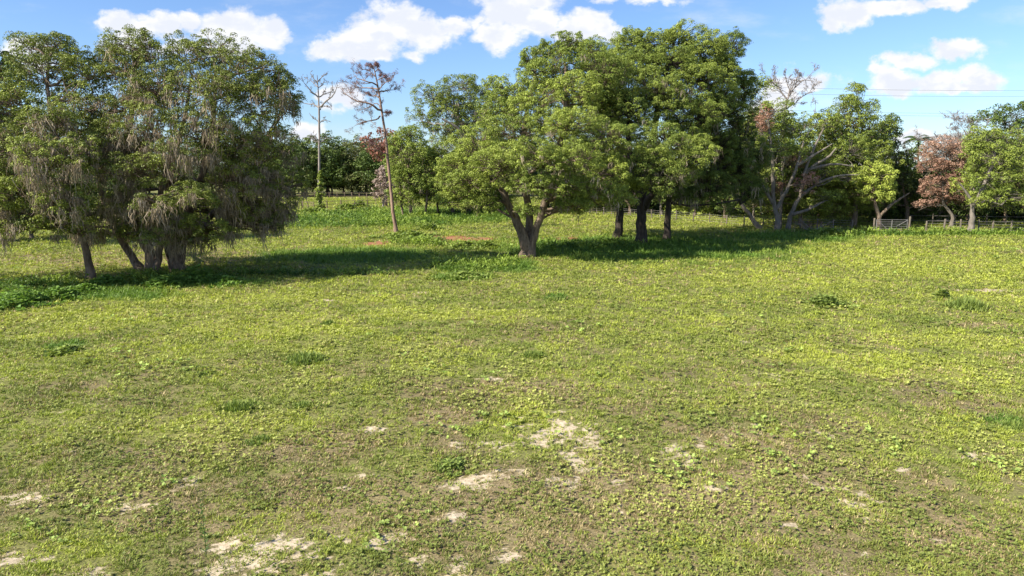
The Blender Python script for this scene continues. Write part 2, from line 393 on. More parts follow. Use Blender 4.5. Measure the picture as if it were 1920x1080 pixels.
def build_cover():
    OL = c_(.215, .265, .048); YG = c_(.41, .45, .070); LU = c_(.12, .21, .032); DK = c_(.035, .075, .018); TAN = c_(.52, .43, .22); BR = c_(.24, .175, .09)
    b = Buf()
    # fine turf
    x, y = sample_ground(370000, 7.5, 170)
    sand, brown, lush, yel, red = masks(x, y)
    dn = fbm(x, y, .9, 3, 55)
    keep = rng.random(len(x)) < np.clip((1 - sand * (.92 - .85 * np.clip((fbm(x, y, .45, 3, 111) - .42) * 7, 0, 1))) * (1 - red * .9) * (1 - brown * .15) * (.55 + 1.4 * (dn - .3)) * np.clip(4.5 * (.6 * fbm(x, y, .20, 2, 101) + .4 * fbm(x, y, .6, 2, 102) - .27), .25, 1), .03, 1)
    x, y, brown, lush, yel, sand = (a[keep] for a in (x, y, brown, lush, yel, sand))
    n = len(x); k = (y / 12) ** .70; fr = fresh(x, y); hm = .1 + 1.9 * fbm(x, y, .24, 2, 88)
    v = fbm(x, y, 1.3, 4, 61); r = rng.random(n)
    col = mixc(mixc(np.tile(c_(.20, .225, .052), (n, 1)), OL, fr), YG, np.clip((v - .40) * 2.0 + yel * .55 + (fr - .5) * .35, 0, 1))
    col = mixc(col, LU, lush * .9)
    dry = (r < .26 - .20 * fr + .36 * brown - .3 * lush + .5 * np.clip(fbm(x, y, 1.1, 4, 66, .7) - .5, -.3, .5) * 2)
    col[dry] = mixc(np.tile(TAN, (n, 1)), BR, rng.random(n))[dry]
    col *= (.8 + .4 * rng.random(n))[:, None]
    sprouts(b, x, y, gz(x, y) - .01, 6, .072 * k * (1 + .9 * lush) * hm, .0078 * k, .55 + .35 * rng.random(n), col)
    tag(b.build('grass', M_GRASS), 'short patchy green and straw turf covering the pasture', 'grass', kind='stuff')
    # small broad-leaved weeds
    b = Buf()
    x, y = sample_ground(90000)
    sand, brown, lush, yel, red = masks(x, y)
    dn = fbm(x, y, 1.4, 4, 71, .6)
    keep = rng.random(len(x)) < np.clip((1 - sand * .8) * (1 - red * .85) * np.clip((dn - .46) * 6 + yel * .7 + .12, .06, 1), 0, 1)
    x, y, lush, yel, sand = (a[keep] for a in (x, y, lush, yel, sand))
    n = len(x); k = (y / 12) ** .70; v = fbm(x, y, 2.0, 4, 81)
    col = mixc(np.tile(c_(.20, .24, .055), (n, 1)), c_(.40, .42, .11), np.clip((v - .4) * 3 + yel * .5, 0, 1))
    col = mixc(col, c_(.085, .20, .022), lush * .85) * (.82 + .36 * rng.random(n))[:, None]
    sz = (.65 + .7 * rng.random(n))
    sprouts(b, x, y, gz(x, y), 6, .046 * k * sz, .017 * k * sz, .15 + .5 * rng.random(n), col, lift=.7)
    tag(b.build('ground_weeds', M_GRASS), 'low broad leaved yellow green weeds spread through the pasture grass', 'weeds', kind='stuff')
    # fresh light-green seedlings in loose drifts
    b = Buf()
    x, y = sample_ground(22000, 7.5, 60)
    dn = fbm(x, y, 2.6, 4, 91, .6)
    extra = blobs_mask(x, y, [(450,985,40,40),(1060,850,60,40),(1150,820,50,16),(170,960,60,50),(60,985,60,30),(1600,840,120,30),(1720,690,150,24),(1480,690,100,20),(1450,670,60,10),(1850,870,80,30),(1700,1040,90,26),(1560,860,60,24),(1450,870,40,20)], .8, .8, 23)
    keep = rng.random(len(x)) < np.clip((dn - .66) * 3 + extra * .45, 0, 1)
    x, y = x[keep], y[keep]; n = len(x); k = (y / 12) ** .75
    col = np.tile(c_(.36, .46, .11), (n, 1)) * (.7 + .5 * rng.random(n))[:, None]
    sprouts(b, x, y, gz(x, y), 7, .075 * k, .028 * k, .2 + .4 * rng.random(n), col, lift=.9)
    tag(b.build('leafy_seedlings', M_GRASS), 'bright light green leafy seedlings in loose drifts', 'seedlings', kind='stuff')
    # tall weeds on the low rise behind, and along the tree edges
    b = Buf()
    x, y = sample_ground(110000, 30, 125)
    tall = blobs_mask(x, y, [(640,413,110,14),(760,410,180,16),(930,404,60,14),(890,500,80,12),(1100,462,120,8),(1560,442,50,5),(1750,439,240,2.5),(60,538,110,10),(330,522,120,9),(560,515,200,3),(850,462,70,3),(780,455,60,5)], .5, 1.8, 27)
    keep = rng.random(len(x)) < tall * .9
    x, y = x[keep], y[keep]; n = len(x); k = (y / 50) ** .6
    v = fbm(x, y, 2.5, 4, 95)
    col = mixc(np.tile(c_(.09, .16, .028), (n, 1)), c_(.24, .32, .055), np.clip((v - .38) * 4, 0, 1)) * (.7 + .6 * rng.random(n))[:, None]
    h = .28 * k * (.5 + rng.random(n)) * (.5 + v)
    for f in (0.0, .45, .9):
        sprouts(b, x + rng.normal(size=n) * .06, y, gz(x, y) + h * f, 4, h * .8, .048 * k * np.ones(n), .3 + .6 * rng.random(n), col)
    tag(b.build('tall_weeds', M_GRASS), 'lush dark and bright green tall weeds along the tree edges and far rise', 'weeds', kind='stuff')
build_cover()

# ------------------------------------------------------------------ trees
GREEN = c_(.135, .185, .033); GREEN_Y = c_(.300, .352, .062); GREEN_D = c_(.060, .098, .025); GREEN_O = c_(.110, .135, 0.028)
BROWNL = c_(.33, .18, .125); REDL = c_(.20, .060, .045); MOSSC = c_(.35, .29, .21)
def foliage(buf, ctr, rc, m, col, ls, asp=.55, flat=.75, jit=.38):
    """leaf clusters: ctr (n,3)"""
    n = len(ctr)
    d = norm(rng.normal(size=(n, m, 3)) + np.array([0, 0, .8]))
    rad = (.55 + .45 * rng.random((n, m, 1)) ** .5) * rc[:, None, None]
    p = ctr[:, None] + d * rad * np.array([1, 1, flat])
    nn = norm(d + .42 * rng.normal(size=d.shape))
    C = col[:, None] * (1 + jit * (rng.random((n, m, 1)) * 2 - 1))
    leaves(buf, p.reshape(-1, 3), nn.reshape(-1, 3), ls * (.7 + .6 * rng.random(n * m)), asp, C.reshape(-1, 3))
def moss(buf, anchors, L0, w, per=4, spread=.25):
    n = len(anchors) * per
    of = rng.normal(size=(n, 3)) * np.array([spread, spread, .10]) * .6
    a = np.repeat(anchors, per, 0) + of; k = 5
    La = np.repeat(.3 + 1.7 * rng.random(len(anchors)) ** 2.2, per)
    Ln = L0 * La * np.clip(1.1 - 2.2 * np.hypot(of[:, 0], of[:, 1]), .2, 1) * (.5 + .5 * rng.random(n))
    t = np.linspace(0, 1, k)
    az = rng.random(n) * PI; sd = np.stack([np.cos(az), np.sin(az), 0 * az], -1)
    wob = rng.normal(size=(n, k, 2)).cumsum(1) * .10 * Ln[:, None, None]
    c = a[:, None] + np.stack([wob[..., 0], wob[..., 1], -t[None] * Ln[:, None]], -1)
    ww = w * (.6 + .8 * rng.random((n, k))) * np.array([.5, 1, .9, .6, .08])[None]
    Lf = c - sd[:, None] * ww[..., None]; Rt = c + sd[:, None] * ww[..., None]
    V = np.stack([Lf, Rt], 2).reshape(-1, 3); idx = np.arange(n * k * 2).reshape(n, k, 2)
    Fc = np.stack([idx[:, :-1, 0], idx[:, :-1, 1], idx[:, 1:, 1], idx[:, 1:, 0]], -1).reshape(-1, 4)
    C = MOSSC * np.repeat(.6 + .6 * rng.random((len(anchors), 1)), per, 0) * (.85 + .3 * rng.random((n, 1))); C = np.repeat(C, k - 1, 0)
    buf.add(V, Fc, C)

def tree(name, label, cat, base, lobes, stems=None, D=None, col=GREEN, col2=GREEN_Y, dens=1.0, rc=.31, m=80, ls=.049, bark=None, mossy=0, mossL=1.5,
         group=None, backfill=.6, twig=.7, patches=None, tr=None, stray=.14, openness=0.0, bare=False, zmin=.3, limb=1.0, spray=.45, size=1.0):
    """lobes: (px,py,dD,rw,rh) in photo pixels at the tree's distance D"""
    if D is None: D = GD(base[1]); B = G(*base)
    else: B = P(base[0], base[1], D); B[2] = 0
    bark = bark or M_BARK
    e = empty(name, B, label, cat, group)
    LC = []; LR = []; Lw = []
    for l in lobes:
        d = D + l[2]; c = P(l[0], l[1], d); s = d / F
        LC.append(c); LR.append([l[3] * s * size, (l[3] + l[4]) * .5 * size * s, l[4] * s * size]); Lw.append(1)
    LC0 = len(LC)
    for i in range(LC0):
        if rng.random() < backfill:
            c = LC[i].copy(); r = LR[i]
            away = max(0, D - c[1])
            c = c + np.array([rng.normal() * r[0] * .5, 1.2 * away + r[1] * (1.1 + rng.random()), -r[2] * (.35 + .5 * rng.random())])
            LC.append(c); LR.append([r[0] * .95, r[1], r[2] * .9]); Lw.append(.6)
    LC = np.array(LC); LR = np.array(LR)
    # stems
    tb = Buf(); SP = []; SR = []
    if not stems:
        top = LC[:LC0].mean(0); mid = B * .45 + top * .55; mid[0] += rng.normal() * .3
        r0 = tr or .03 * top[2] + .06
        stems = [([B + [0, 0, -.15], B + [rng.normal() * .1, 0, top[2] * .25], mid, top], [r0, r0 * .85, r0 * .6, r0 * .3])]
    else:
        st = []
        for pts, rads in stems:
            pp = []
            for j, q in enumerate(pts):
                dd = D + q[2]; pp.append(P(q[0], q[1], dd))
            if q is not None and pts[0][1] >= base[1] - 14: pp[0][2] = -.15
            st.append((pp, [r * D / F for r in rads]))
        stems = st
    for pts, rads in stems:
        p, r = stem(tb, pts, rads, 16, 9)
        SP.append(p); SR.append(r)
    tb.build('trunk', bark, e, B, smooth=True)
    SPa = np.concatenate(SP); SRa = np.concatenate(SR)
    bb = Buf(); CL = []; CC = []; CRr = []
    for i in range(len(LC)):
        c, r = LC[i], LR[i]
        cost = np.linalg.norm(SPa - c, axis=1) + np.maximum(SPa[:, 2] - c[2] + .5, 0) * 2 + (SPa[:, 2] < .42 * c[2] + 1.3) * 6
        j = int(np.argmin(cost)); s0 = SPa[j]; ln = np.linalg.norm(c - s0)
        ctrl = (s0 + c) / 2 + np.array([rng.normal() * .15 * ln, rng.normal() * .15 * ln, (.12 + .1 * rng.normal()) * ln])
        main = bez(s0[None], c[None], ctrl[None], 7)
        main[0, 1:-1] += rng.normal(size=(5, 3)) * .035 * ln
        r0 = min(SRa[j] * .75, (.035 + .018 * ln)) * limb
        tubes(bb, main, np.linspace(r0, r0 * .4, 7)[None], 6)
        ns = 7
        dirs = norm(rng.normal(size=(ns, 3)) + np.array([0, 0, .4])); ends = c + dirs * r * .85
        st0 = main[0][rng.integers(3, 7, ns)]
        cc = (st0 + ends) / 2 + rng.normal(size=(ns, 3)) * .12 * r
        tubes(bb, bez(st0, ends, cc, 5), np.linspace(r0 * .4, r0 * .12 + .008, 5)[None].repeat(ns, 0), 4)
        rm = r.mean(); area = 4 * PI * rm * rm
        n = max(6, int(area * .82 / rc ** 2 * .42 * dens * Lw[i]))
        d = norm(rng.normal(size=(n, 3)))
        d[:, 2] = np.where((d[:, 2] < -.35) & (rng.random(n) < .6), -d[:, 2], d[:, 2])
        q = c + d * r
        lump = vnoise(q[:, 0] / 1.3 + 90, q[:, 1] / 1.3 + 90, q[:, 2] / 1.3 + 90)
        f = .62 + .62 * (lump - .2) + rng.random(n) * .10
        tips = norm(rng.normal(size=(7, 3)) + np.array([0, 0, .5])); dt = (d @ tips.T).max(1)
        f += spray * np.clip((dt - .86) / .14, 0, 1)
        f = np.where(rng.random(n) < stray, f + .22 * rng.random(n), f)
        f = np.where(rng.random(n) < .28, f * (.35 + .55 * rng.random(n)), f)
        q = c + d * r * f[:, None]
        ok = (lump > .22 + openness) & (q[:, 2] > zmin)
        for k in range(len(LC)):
            if k == i: continue
            nd = np.linalg.norm((q - LC[k]) / LR[k], axis=1)
            ok &= ~((nd < .62) & (rng.random(n) < .85))
        q = q[ok]
        if not len(q): continue
        CL.append(q); CRr.append(np.full(len(q), rc * (.85 + .3 * rng.random())))
        tone = rng.random(); t = np.clip(.5 * tone + .6 * rng.random(len(q)) - .05, 0, 1)
        CC.append(mixc(np.tile(col, (len(q), 1)), col2, t))
        kq = rng.random(len(q)) < twig
        if kq.any():
            e1 = q[kq]; s1 = c + (e1 - c) * .35 + rng.normal(size=e1.shape) * .15
            tubes(bb, bez(s1, e1, (s1 + e1) / 2 + rng.normal(size=e1.shape) * .12, 4), np.linspace(.028, .010, 4)[None].repeat(len(e1), 0) * (D / 50) ** .5, 3)
    bb.build('branches', bark, e, B, smooth=True)
    CL = np.concatenate(CL); CC = np.concatenate(CC); CRr = np.concatenate(CRr) * (.7 + .6 * rng.random(len(CL)))
    if patches:                                  # dead brown sprays among the green
        for (px, py, rr, pc) in patches:
            x = 960 + CL[:, 0] / 1  # project
            yv = CL[:, 1]; dz = CL[:, 2] - HCAM
            cth, sth = math.cos(PITCH), math.sin(PITCH)
            w = yv * cth - dz * sth; up = yv * sth + dz * cth
            X = 960 + F * CL[:, 0] / w; Yp = 540 - F * up / w
            hit = np.hypot(X - px, Yp - py) < rr * (.7 + .6 * rng.random(len(CL)))
            CC[hit] = pc
    if not bare:
        fb = Buf(); foliage(fb, CL, CRr, m, CC, ls); fb.build('crown', M_LEAF, e, B)
    if mossy > 0:
        mb = Buf(); n = int(len(CL) * mossy); sel = CL[rng.integers(0, len(CL), n)]
        lo = rng.random(n) < np.clip(1.15 - (sel[:, 2] - sel[:, 2].min()) / max(np.ptp(sel[:, 2]), 1) * 1.35, .05, 1)
        sel = sel[lo]; dn = vnoise(sel[:, 0] / 1.5 + 40, sel[:, 1] / 1.5 + 40, sel[:, 2] / 2 + 40); sel = sel[dn > .46]
        sel = sel + np.array([0, -.25, -.1]); mx = np.minimum(mossL, np.maximum(sel[:, 2] - .6, .3))
        moss(mb, sel, .60 * mossL, .022, 10); mb.build('hanging_moss', M_MOSS, e, B)
    return e

# --- mossy oaks on the left
LOBE_A = [(400,108,1,52,32),(350,112,2,44,32),(445,138,-1,48,36),(495,128,1,36,30),(520,165,1,32,34),(470,195,-2,52,44),(400,185,-3,56,48),(530,210,2,28,30),(440,262,-3,56,42),(510,270,1,38,40),(375,262,-4,48,44),
    (490,330,0,46,42),(430,350,-2,56,38),(518,385,1,30,34),(460,400,-1,52,28),(350,372,-6,54,30),(290,380,-7,42,26),(385,425,-4,40,18),(505,425,0,26,18),(345,425,-3,40,20),(410,438,-2,40,16),(340,455,-2,26,12),(420,300,2,60,50),(470,400,3,60,30),(400,400,4,60,30)]
tree('live_oak', 'large mossy oak whose crown ends beside the bare dead tree, two stout trunks', 'tree', (335, 509), LOBE_A,
     [([(333,512,0),(330,470,0),(345,420,0),(380,330,0),(400,220,0),(405,130,0)], [12,9,8,6,4,2]),
      ([(338,508,.5),(345,450,0),(400,400,1),(460,350,1),(500,270,1)], [9,7,6,4,2]),
      ([(326,506,1.),(310,440,0),(300,360,-1),(340,250,0),(360,140,1)], [7,6,5,4,2])],
     col=GREEN_O, col2=GREEN_Y * .8, mossy=1.8, mossL=1.7, dens=1.12, openness=.08, rc=.32, m=72, ls=.049, stray=.2, size=1.0, spray=.45, limb=1.25)
LOBE_B = [(250,88,0,40,26),(212,112,1,32,26),(292,110,0,34,32),(238,148,-1,50,38),(300,175,-2,48,44),(215,205,-3,50,40),(282,240,-4,50,40),(200,275,-4,50,36),(240,322,-5,52,34),(168,245,-2,44,36),(322,310,-5,44,36),
    (282,452,-5,26,15),(240,380,-4,40,22),(205,405,-3,36,22),(250,300,3,60,50),(260,390,4,60,30),(300,420,-2,30,18),(232,440,-2,30,14),(170,440,0,30,14)]
tree('live_oak', 'tall mossy oak with a leaning trunk and the highest crown on the left', 'tree', (283, 511), LOBE_B,
     [([(286,513,0),(283,480,0),(262,440,0),(250,380,0),(240,280,0),(250,180,0),(250,100,0)], [13,10,8,7,6,4,2]),
      ([(272,508,.6),(245,480,1),(222,440,1),(195,380,0),(180,300,-1),(170,220,-1)], [8,7,6,5,4,2]),
      ([(292,506,-.3),(300,460,0),(310,380,-1),(320,290,-2)], [7,6,4,2])],
     col=GREEN_O, col2=GREEN_Y * .8, mossy=1.9, mossL=1.7, dens=1.12, openness=.08, rc=.32, m=72, ls=.049, stray=.2, size=1.0, spray=.45, limb=1.25)
LOBE_C = [(58,96,2,34,26),(108,92,2,34,24),(142,118,2,26,26),(165,150,1,30,34),(178,205,0,34,36),(185,300,-1,36,36),(80,145,0,52,38),(132,185,-1,48,40),(30,195,-1,50,42),(90,235,-3,54,40),(20,285,-4,54,40),(82,310,-5,54,40),(140,300,-4,42,36),(30,362,-5,50,30),(100,385,-5,54,26),
    (60,425,-5,40,18),(15,430,-5,40,18),(110,425,-4,36,16),(-10,400,-5,40,24),(150,375,-4,38,26),(-40,240,-2,50,50),(-50,330,-4,50,45),(150,430,-3,30,16)]
tree('live_oak', 'mossy oak at the left edge on one slender leaning trunk with pale bark', 'tree', (168, 522), LOBE_C,
     [([(170,525,0),(163,480,0),(152,440,0),(135,380,-1),(110,290,-1),(90,180,0),(90,110,1)], [8,6.5,6,5.5,5,3,2]),
      ([(140,400,-1),(90,350,-2),(30,300,-3),(-20,240,-2)], [5,4,3,2])],
     col=GREEN_O * .95, col2=GREEN_Y, mossy=1.5, mossL=1.6, dens=1.2, openness=.06, rc=.32, m=72, ls=.049, bark=M_BARK, stray=.2, size=1.0, spray=.4, limb=1.2)
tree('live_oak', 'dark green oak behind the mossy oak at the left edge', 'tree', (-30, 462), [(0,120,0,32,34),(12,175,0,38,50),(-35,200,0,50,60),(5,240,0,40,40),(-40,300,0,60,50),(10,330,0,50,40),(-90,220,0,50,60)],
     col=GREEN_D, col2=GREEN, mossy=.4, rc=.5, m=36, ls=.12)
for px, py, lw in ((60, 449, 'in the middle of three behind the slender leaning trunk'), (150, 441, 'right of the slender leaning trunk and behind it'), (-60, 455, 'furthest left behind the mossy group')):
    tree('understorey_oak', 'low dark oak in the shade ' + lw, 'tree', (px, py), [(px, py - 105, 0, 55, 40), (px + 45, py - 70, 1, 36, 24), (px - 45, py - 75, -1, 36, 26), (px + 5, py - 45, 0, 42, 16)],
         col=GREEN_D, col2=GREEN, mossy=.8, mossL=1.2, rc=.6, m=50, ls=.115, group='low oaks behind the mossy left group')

tree('live_oak', 'mossy oak just outside the left edge whose shade falls into the field corner', 'tree', (-190, 540), [(-190,150,0,70,50),(-250,220,0,80,60),(-130,230,0,70,55),(-190,300,0,90,60),(-110,330,-1,60,40),(-260,360,0,70,50),(-150,390,-2,60,30)],
     col=GREEN_O, col2=GREEN, mossy=1.2, mossL=1.6, dens=.8, rc=.45, m=40, ls=.08)
# --- the great oaks in the middle
LOBE_C1 = [(1000,128,5,30,34),(1052,98,6,44,26),(1100,108,6,40,28),(1030,145,4,52,36),(960,182,3,40,32),(930,212,2,32,32),(1000,205,1,54,40),(1080,185,2,54,40),(1130,150,4,44,44),(1060,245,-1,58,40),(970,255,0,50,36),
    (900,288,-1,54,34),(860,315,0,44,30),(940,315,-4,54,34),(1020,305,-5,54,36),(1090,305,-4,46,36),(1138,262,-1,46,40),(1000,352,-5,46,24),(880,345,-2,44,24),(1060,352,-4,44,22),(1112,362,-3,40,20),(836,340,0,22,26),(850,370,-1,36,18),(900,385,-2,34,14),(1080,385,-3,40,16),(1150,375,-2,36,20),(1150,330,-1,36,30),(990,400,-4,20,14)]
tree('live_oak', 'broad oak in front of the centre group, thick trunk forking into a V', 'tree', (990, 482), LOBE_C1,
     [([(989,485,0),(986,458,0),(971,420,0),(952,380,0),(930,335,0),(900,300,0)], [12,11,8,7,6,3]),
      ([(993,483,0),(996,458,0),(1006,428,0),(1020,385,0),(1040,320,0),(1060,220,1),(1060,120,4)], [10,9,7,6.5,6,5,2]),
      ([(992,455,.5),(991,400,1.2),(985,340,0),(980,250,0),(1000,150,3)], [8,7,6,4,2])],
     col=GREEN, col2=GREEN_Y * 1.08, dens=1.45, mossy=.12, mossL=.9)
LOBE_C2 = [(1195,88,3,50,30),(1268,80,3,52,28),(1240,128,1,62,40),(1322,98,3,42,30),(1350,130,3,34,38),(1178,145,1,48,40),(1300,155,0,58,44),(1230,195,-3,58,44),(1300,225,-2,46,40),(1180,225,-4,46,40),(1340,195,1,40,44),
    (1245,272,-8,48,32),(1208,312,-9,36,34),(1285,312,-8,38,34),(1240,338,-9,52,30),(1192,352,-7,22,20),(1312,285,-5,32,34),(1150,200,-2,36,40)]
tree('live_oak', 'tallest oak of the centre group, dark trunk in the middle of the shaded three', 'tree', (1202, 458), LOBE_C2,
     [([(1201,461,0),(1203,420,0),(1204,375,0),(1215,300,0),(1235,200,0),(1255,110,1)], [11,9.5,8.5,7,5,3]), ([(1206,390,0),(1250,330,-3),(1290,280,-4)], [7,5,2]), ([(1204,360,0),(1180,280,-1),(1180,180,0)], [7,5,2])],
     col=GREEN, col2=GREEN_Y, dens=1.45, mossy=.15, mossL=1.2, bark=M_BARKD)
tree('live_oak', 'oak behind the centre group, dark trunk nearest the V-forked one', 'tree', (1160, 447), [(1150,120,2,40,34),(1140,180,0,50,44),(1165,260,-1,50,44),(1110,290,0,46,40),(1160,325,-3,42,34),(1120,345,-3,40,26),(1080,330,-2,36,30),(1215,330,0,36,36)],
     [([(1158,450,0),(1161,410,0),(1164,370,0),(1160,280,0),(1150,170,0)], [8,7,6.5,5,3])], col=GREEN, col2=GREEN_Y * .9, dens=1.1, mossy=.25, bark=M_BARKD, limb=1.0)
tree('live_oak', 'oak with shade coloured into its leaves filling the right flank of the centre group, thinnest trunk', 'tree', (1252, 451), [(1368,98,3,28,30),(1385,165,3,26,36),(1358,225,2,44,44),(1335,290,0,44,44),(1388,262,3,32,44),(1378,325,2,38,40),(1325,355,0,42,28),(1405,365,5,28,34),(1285,368,0,36,16),(1415,310,6,26,40)],
     [([(1250,453,0),(1252,420,0),(1254,380,0),(1275,300,0),(1330,230,1),(1360,140,2)], [6.5,6,5.5,5,4,2]), ([(1256,350,0),(1310,330,1),(1370,310,2)], [5,4,2])], col=GREEN * .8, col2=GREEN * 1.15, dens=1.5, mossy=.15, mossL=1.8, bark=M_BARKD, limb=.6)  # leaf greens darkened to paint in the shade on this flank

# --- behind the centre group, on the left
tree('oak', 'tall open oak with pale dead limbs left of the centre group', 'tree', (872, 401), [(860,165,0,40,24),(808,185,0,30,20),(900,185,0,32,28),(838,212,0,42,32),(788,225,0,20,26),(890,232,0,40,36),(845,262,0,44,36),(905,285,0,30,30)],
     [([(874,403,0),(876,340,0),(873,275,0),(866,235,0),(850,190,0)], [6,5,4.5,3,1.5]), ([(870,262,-3),(858,240,-3.5),(828,222,-4)], [3.4,2.6,1.2]), ([(876,300,-3),(905,285,-3.5)], [2.6,1])],
     col=GREEN * .95, col2=GREEN_Y * .8, rc=.5, m=50, ls=.09, dens=1.05, openness=.05, bark=M_BARKP, mossy=.5, stray=.2)
tree('oak', 'bright green low oak on thin stems just right of the leaning pine', 'tree', (772, 408), [(772,262,1,24,20),(760,298,0,34,32),(785,335,0,40,34),(752,340,0,26,32),(808,362,0,28,20),(742,275,1,14,18),(760,372,0,34,16)],
     [([(772,410,0),(768,370,0),(765,310,0)], [3,2.5,2]), ([(757,409,0),(752,380,0),(750,340,0)], [2,2,1.2]), ([(796,406,1),(800,375,0),(800,345,0)], [2,2,1.2])], col=GREEN, col2=GREEN_Y * 1.1, rc=.5, m=56, ls=.09, dens=1.5, mossy=.3, mossL=1.3)
tree('oak', 'low bright oak under the tall open oak with pale limbs', 'tree', (850, 404), [(825,300,0,38,28),(790,310,0,36,32),(880,305,0,40,30),(905,335,0,36,30),(862,330,0,44,32),(825,345,0,34,28),(845,372,0,40,15),(885,365,0,24,18)],
     [([(850,406,0),(846,370,0),(850,330,0)], [3,2.5,2]), ([(822,405,1),(820,375,0),(822,345,0)], [2,2,1.2]), ([(880,403,1),(882,370,0),(880,345,0)], [2.2,2,1.2])], col=GREEN, col2=GREEN_Y * 1.1, rc=.5, m=56, ls=.09, dens=1.5, mossy=.3)
tree('oak', 'low bright oak partly hidden by the V-forked oak', 'tree', (926, 402), [(920,320,0,38,34),(900,300,-2,38,26),(950,350,0,34,24),(905,362,0,34,18),(940,380,0,26,10)], col=GREEN, col2=GREEN_Y, rc=.5, m=56, ls=.09, dens=1.5, mossy=.3)

# --- right-hand woodland edge
tree('oak', 'slim pale-trunked oak with rusty leaf sprays right of the centre group', 'tree', (1455, 432),
     [(1420,170,2,26,24),(1445,215,1,36,26),(1430,250,1,34,28),(1480,240,1,30,24),(1462,285,0,38,28),(1420,300,3,30,34),(1500,285,0,30,20),(1440,340,1,30,26),(1510,345,-2,22,20),(1530,235,3,30,20)],
     [([(1457,434,0),(1456,400,0),(1450,370,0),(1448,300,0),(1440,220,0)], [5,4.3,3.7,3,1.6]), ([(1452,385,0),(1432,352,0),(1418,315,0)], [3.2,2.4,1.2]), ([(1456,392,0),(1478,350,-.5),(1495,310,-1),(1508,260,0)], [3.6,3,2.4,1.3]),
      ([(1495,310,-1),(1520,295,-1),(1560,270,-1)], [3,2.4,1])],
     col=GREEN, col2=GREEN_Y, rc=.45, m=52, ls=.082, bark=M_BARKP, mossy=.15, openness=.05, patches=[(1513,340,34,BROWNL * 1.2),(1430,225,20,BROWNL),(1490,310,18,BROWNL),(1468,355,14,BROWNL * .7)], stray=.15, backfill=.4)
tree('oak', 'oak with a bare trunk leaning hard to the left beside the centre group', 'tree', (1428, 430), [(1385,300,1,34,34),(1375,350,1,30,28),(1410,345,2,26,28),(1365,395,1,22,12)],
     [([(1428,432,0),(1412,412,0),(1395,388,0),(1375,362,0),(1372,320,0)], [4.5,3.8,3.4,3,1.5])], col=GREEN_D, col2=GREEN, rc=.45, m=52, ls=.082, bark=M_BARKP)
tree('oak', 'spreading oak with long pale dead limbs reaching right', 'tree', (1478, 430),
     [(1560,240,3,34,26),(1590,290,1,40,30),(1545,320,1,36,26),(1600,340,0,36,26),(1560,375,0,34,18),(1520,385,2,26,14),(1625,300,3,26,30)],
     [([(1478,432,0),(1484,400,0),(1500,370,0),(1525,350,0)], [4.6,4,3.3,2]), ([(1486,402,-.5),(1515,393,-1),(1545,377,-1)], [3.4,2.6,1]), ([(1500,370,0),(1515,320,-1),(1552,295,-1.5),(1568,278,-1.5)], [3.2,2.8,2.2,1]),
      ([(1515,318,-1),(1560,308,-2),(1600,312,-2)], [3,2,.8]), ([(1505,330,-1),(1530,270,-1),(1545,240,-1)], [3,2.2,.8]), ([(1530,345,-1),(1570,330,-2),(1610,328,-2)], [2.6,2,.8])],
     col=GREEN * .95, col2=GREEN_Y * .95, rc=.45, m=52, ls=.082, bark=M_BARKP, backfill=.3, openness=.04, limb=.8)
tree('oak', 'tall cone shaped green oak with a pointed top right of the dead limbs', 'tree', (1600, 424), [(1560,260,1,30,26),(1570,395,0,40,16),(1606,178,0,16,20),(1590,205,0,30,24),(1618,215,0,26,26),(1575,245,0,36,28),(1625,255,0,36,32),(1600,290,0,46,34),(1645,300,0,34,34),(1560,300,1,34,34),(1620,345,0,46,34),(1580,350,0,40,30),(1660,250,4,20,26),(1600,385,1,50,14)],
     col=GREEN, col2=GREEN_Y * .9, rc=.45, m=52, ls=.082, dens=1.1, stray=.12)
tree('oak', 'small rounded yellow green oak on a forked trunk left of the gate', 'tree', (1645, 432), [(1645,330,0,28,22),(1632,352,0,22,20),(1660,352,0,22,22),(1645,372,0,26,14)],
     [([(1646,434,0),(1648,408,0),(1642,385,0),(1638,350,0)], [4.5,4,3,1.5]), ([(1648,408,0),(1670,385,0),(1705,362,1)], [3.2,2.6,1])], col=GREEN_Y, col2=GREEN_Y * 1.2, rc=.42, m=60, ls=.085, dens=1.2, backfill=.4, bark=M_BARK)
tree('oak', 'dark oak behind the gate with a thin notched top', 'tree', (1698, 420), [(1662,232,0,18,16),(1672,258,0,20,22),(1690,290,0,30,26),(1705,320,0,32,30),(1680,340,0,32,32),(1710,365,0,30,24),(1660,385,2,26,14),(1735,400,2,24,8)],
     col=GREEN_D, col2=GREEN, rc=.62, m=50, ls=.115, stray=.15)
tree('oak', 'oak covered in dead rust brown leaves right of the gate', 'tree', (1783, 426), [(1778,290,0,44,24),(1748,315,0,28,24),(1800,318,0,30,26),(1775,345,0,36,26),(1745,362,0,18,18),(1795,372,0,22,16),(1740,383,0,12,8)],
     col=BROWNL * .85, col2=BROWNL * 1.1 + c_(.05, .07, .055), openness=.03, rc=.38, m=48, ls=.075, dens=1.25, backfill=.4, stray=.08, bark=M_BARKP, mossy=.1)
tree('oak', 'green oak on a pale straight trunk near the right end of the fence', 'tree', (1822, 437), [(1845,262,1,34,20),(1890,268,2,36,22),(1868,300,0,44,30),(1910,320,0,40,34),(1850,340,0,38,26),(1885,370,0,44,20),(1830,378,0,26,14),(1935,290,3,36,36),(1925,375,0,34,16),(1835,300,1,20,24)],
     [([(1820,439,0),(1822,410,0),(1823,385,0),(1815,365,0),(1800,345,0)], [6,4.5,4,2.5,1.2]), ([(1823,388,0),(1840,360,0),(1860,310,0),(1870,270,0)], [4,3.5,3,1.5])],
     col=GREEN, col2=GREEN_Y, rc=.45, m=52, ls=.082, bark=M_BARKP, dens=1.1)
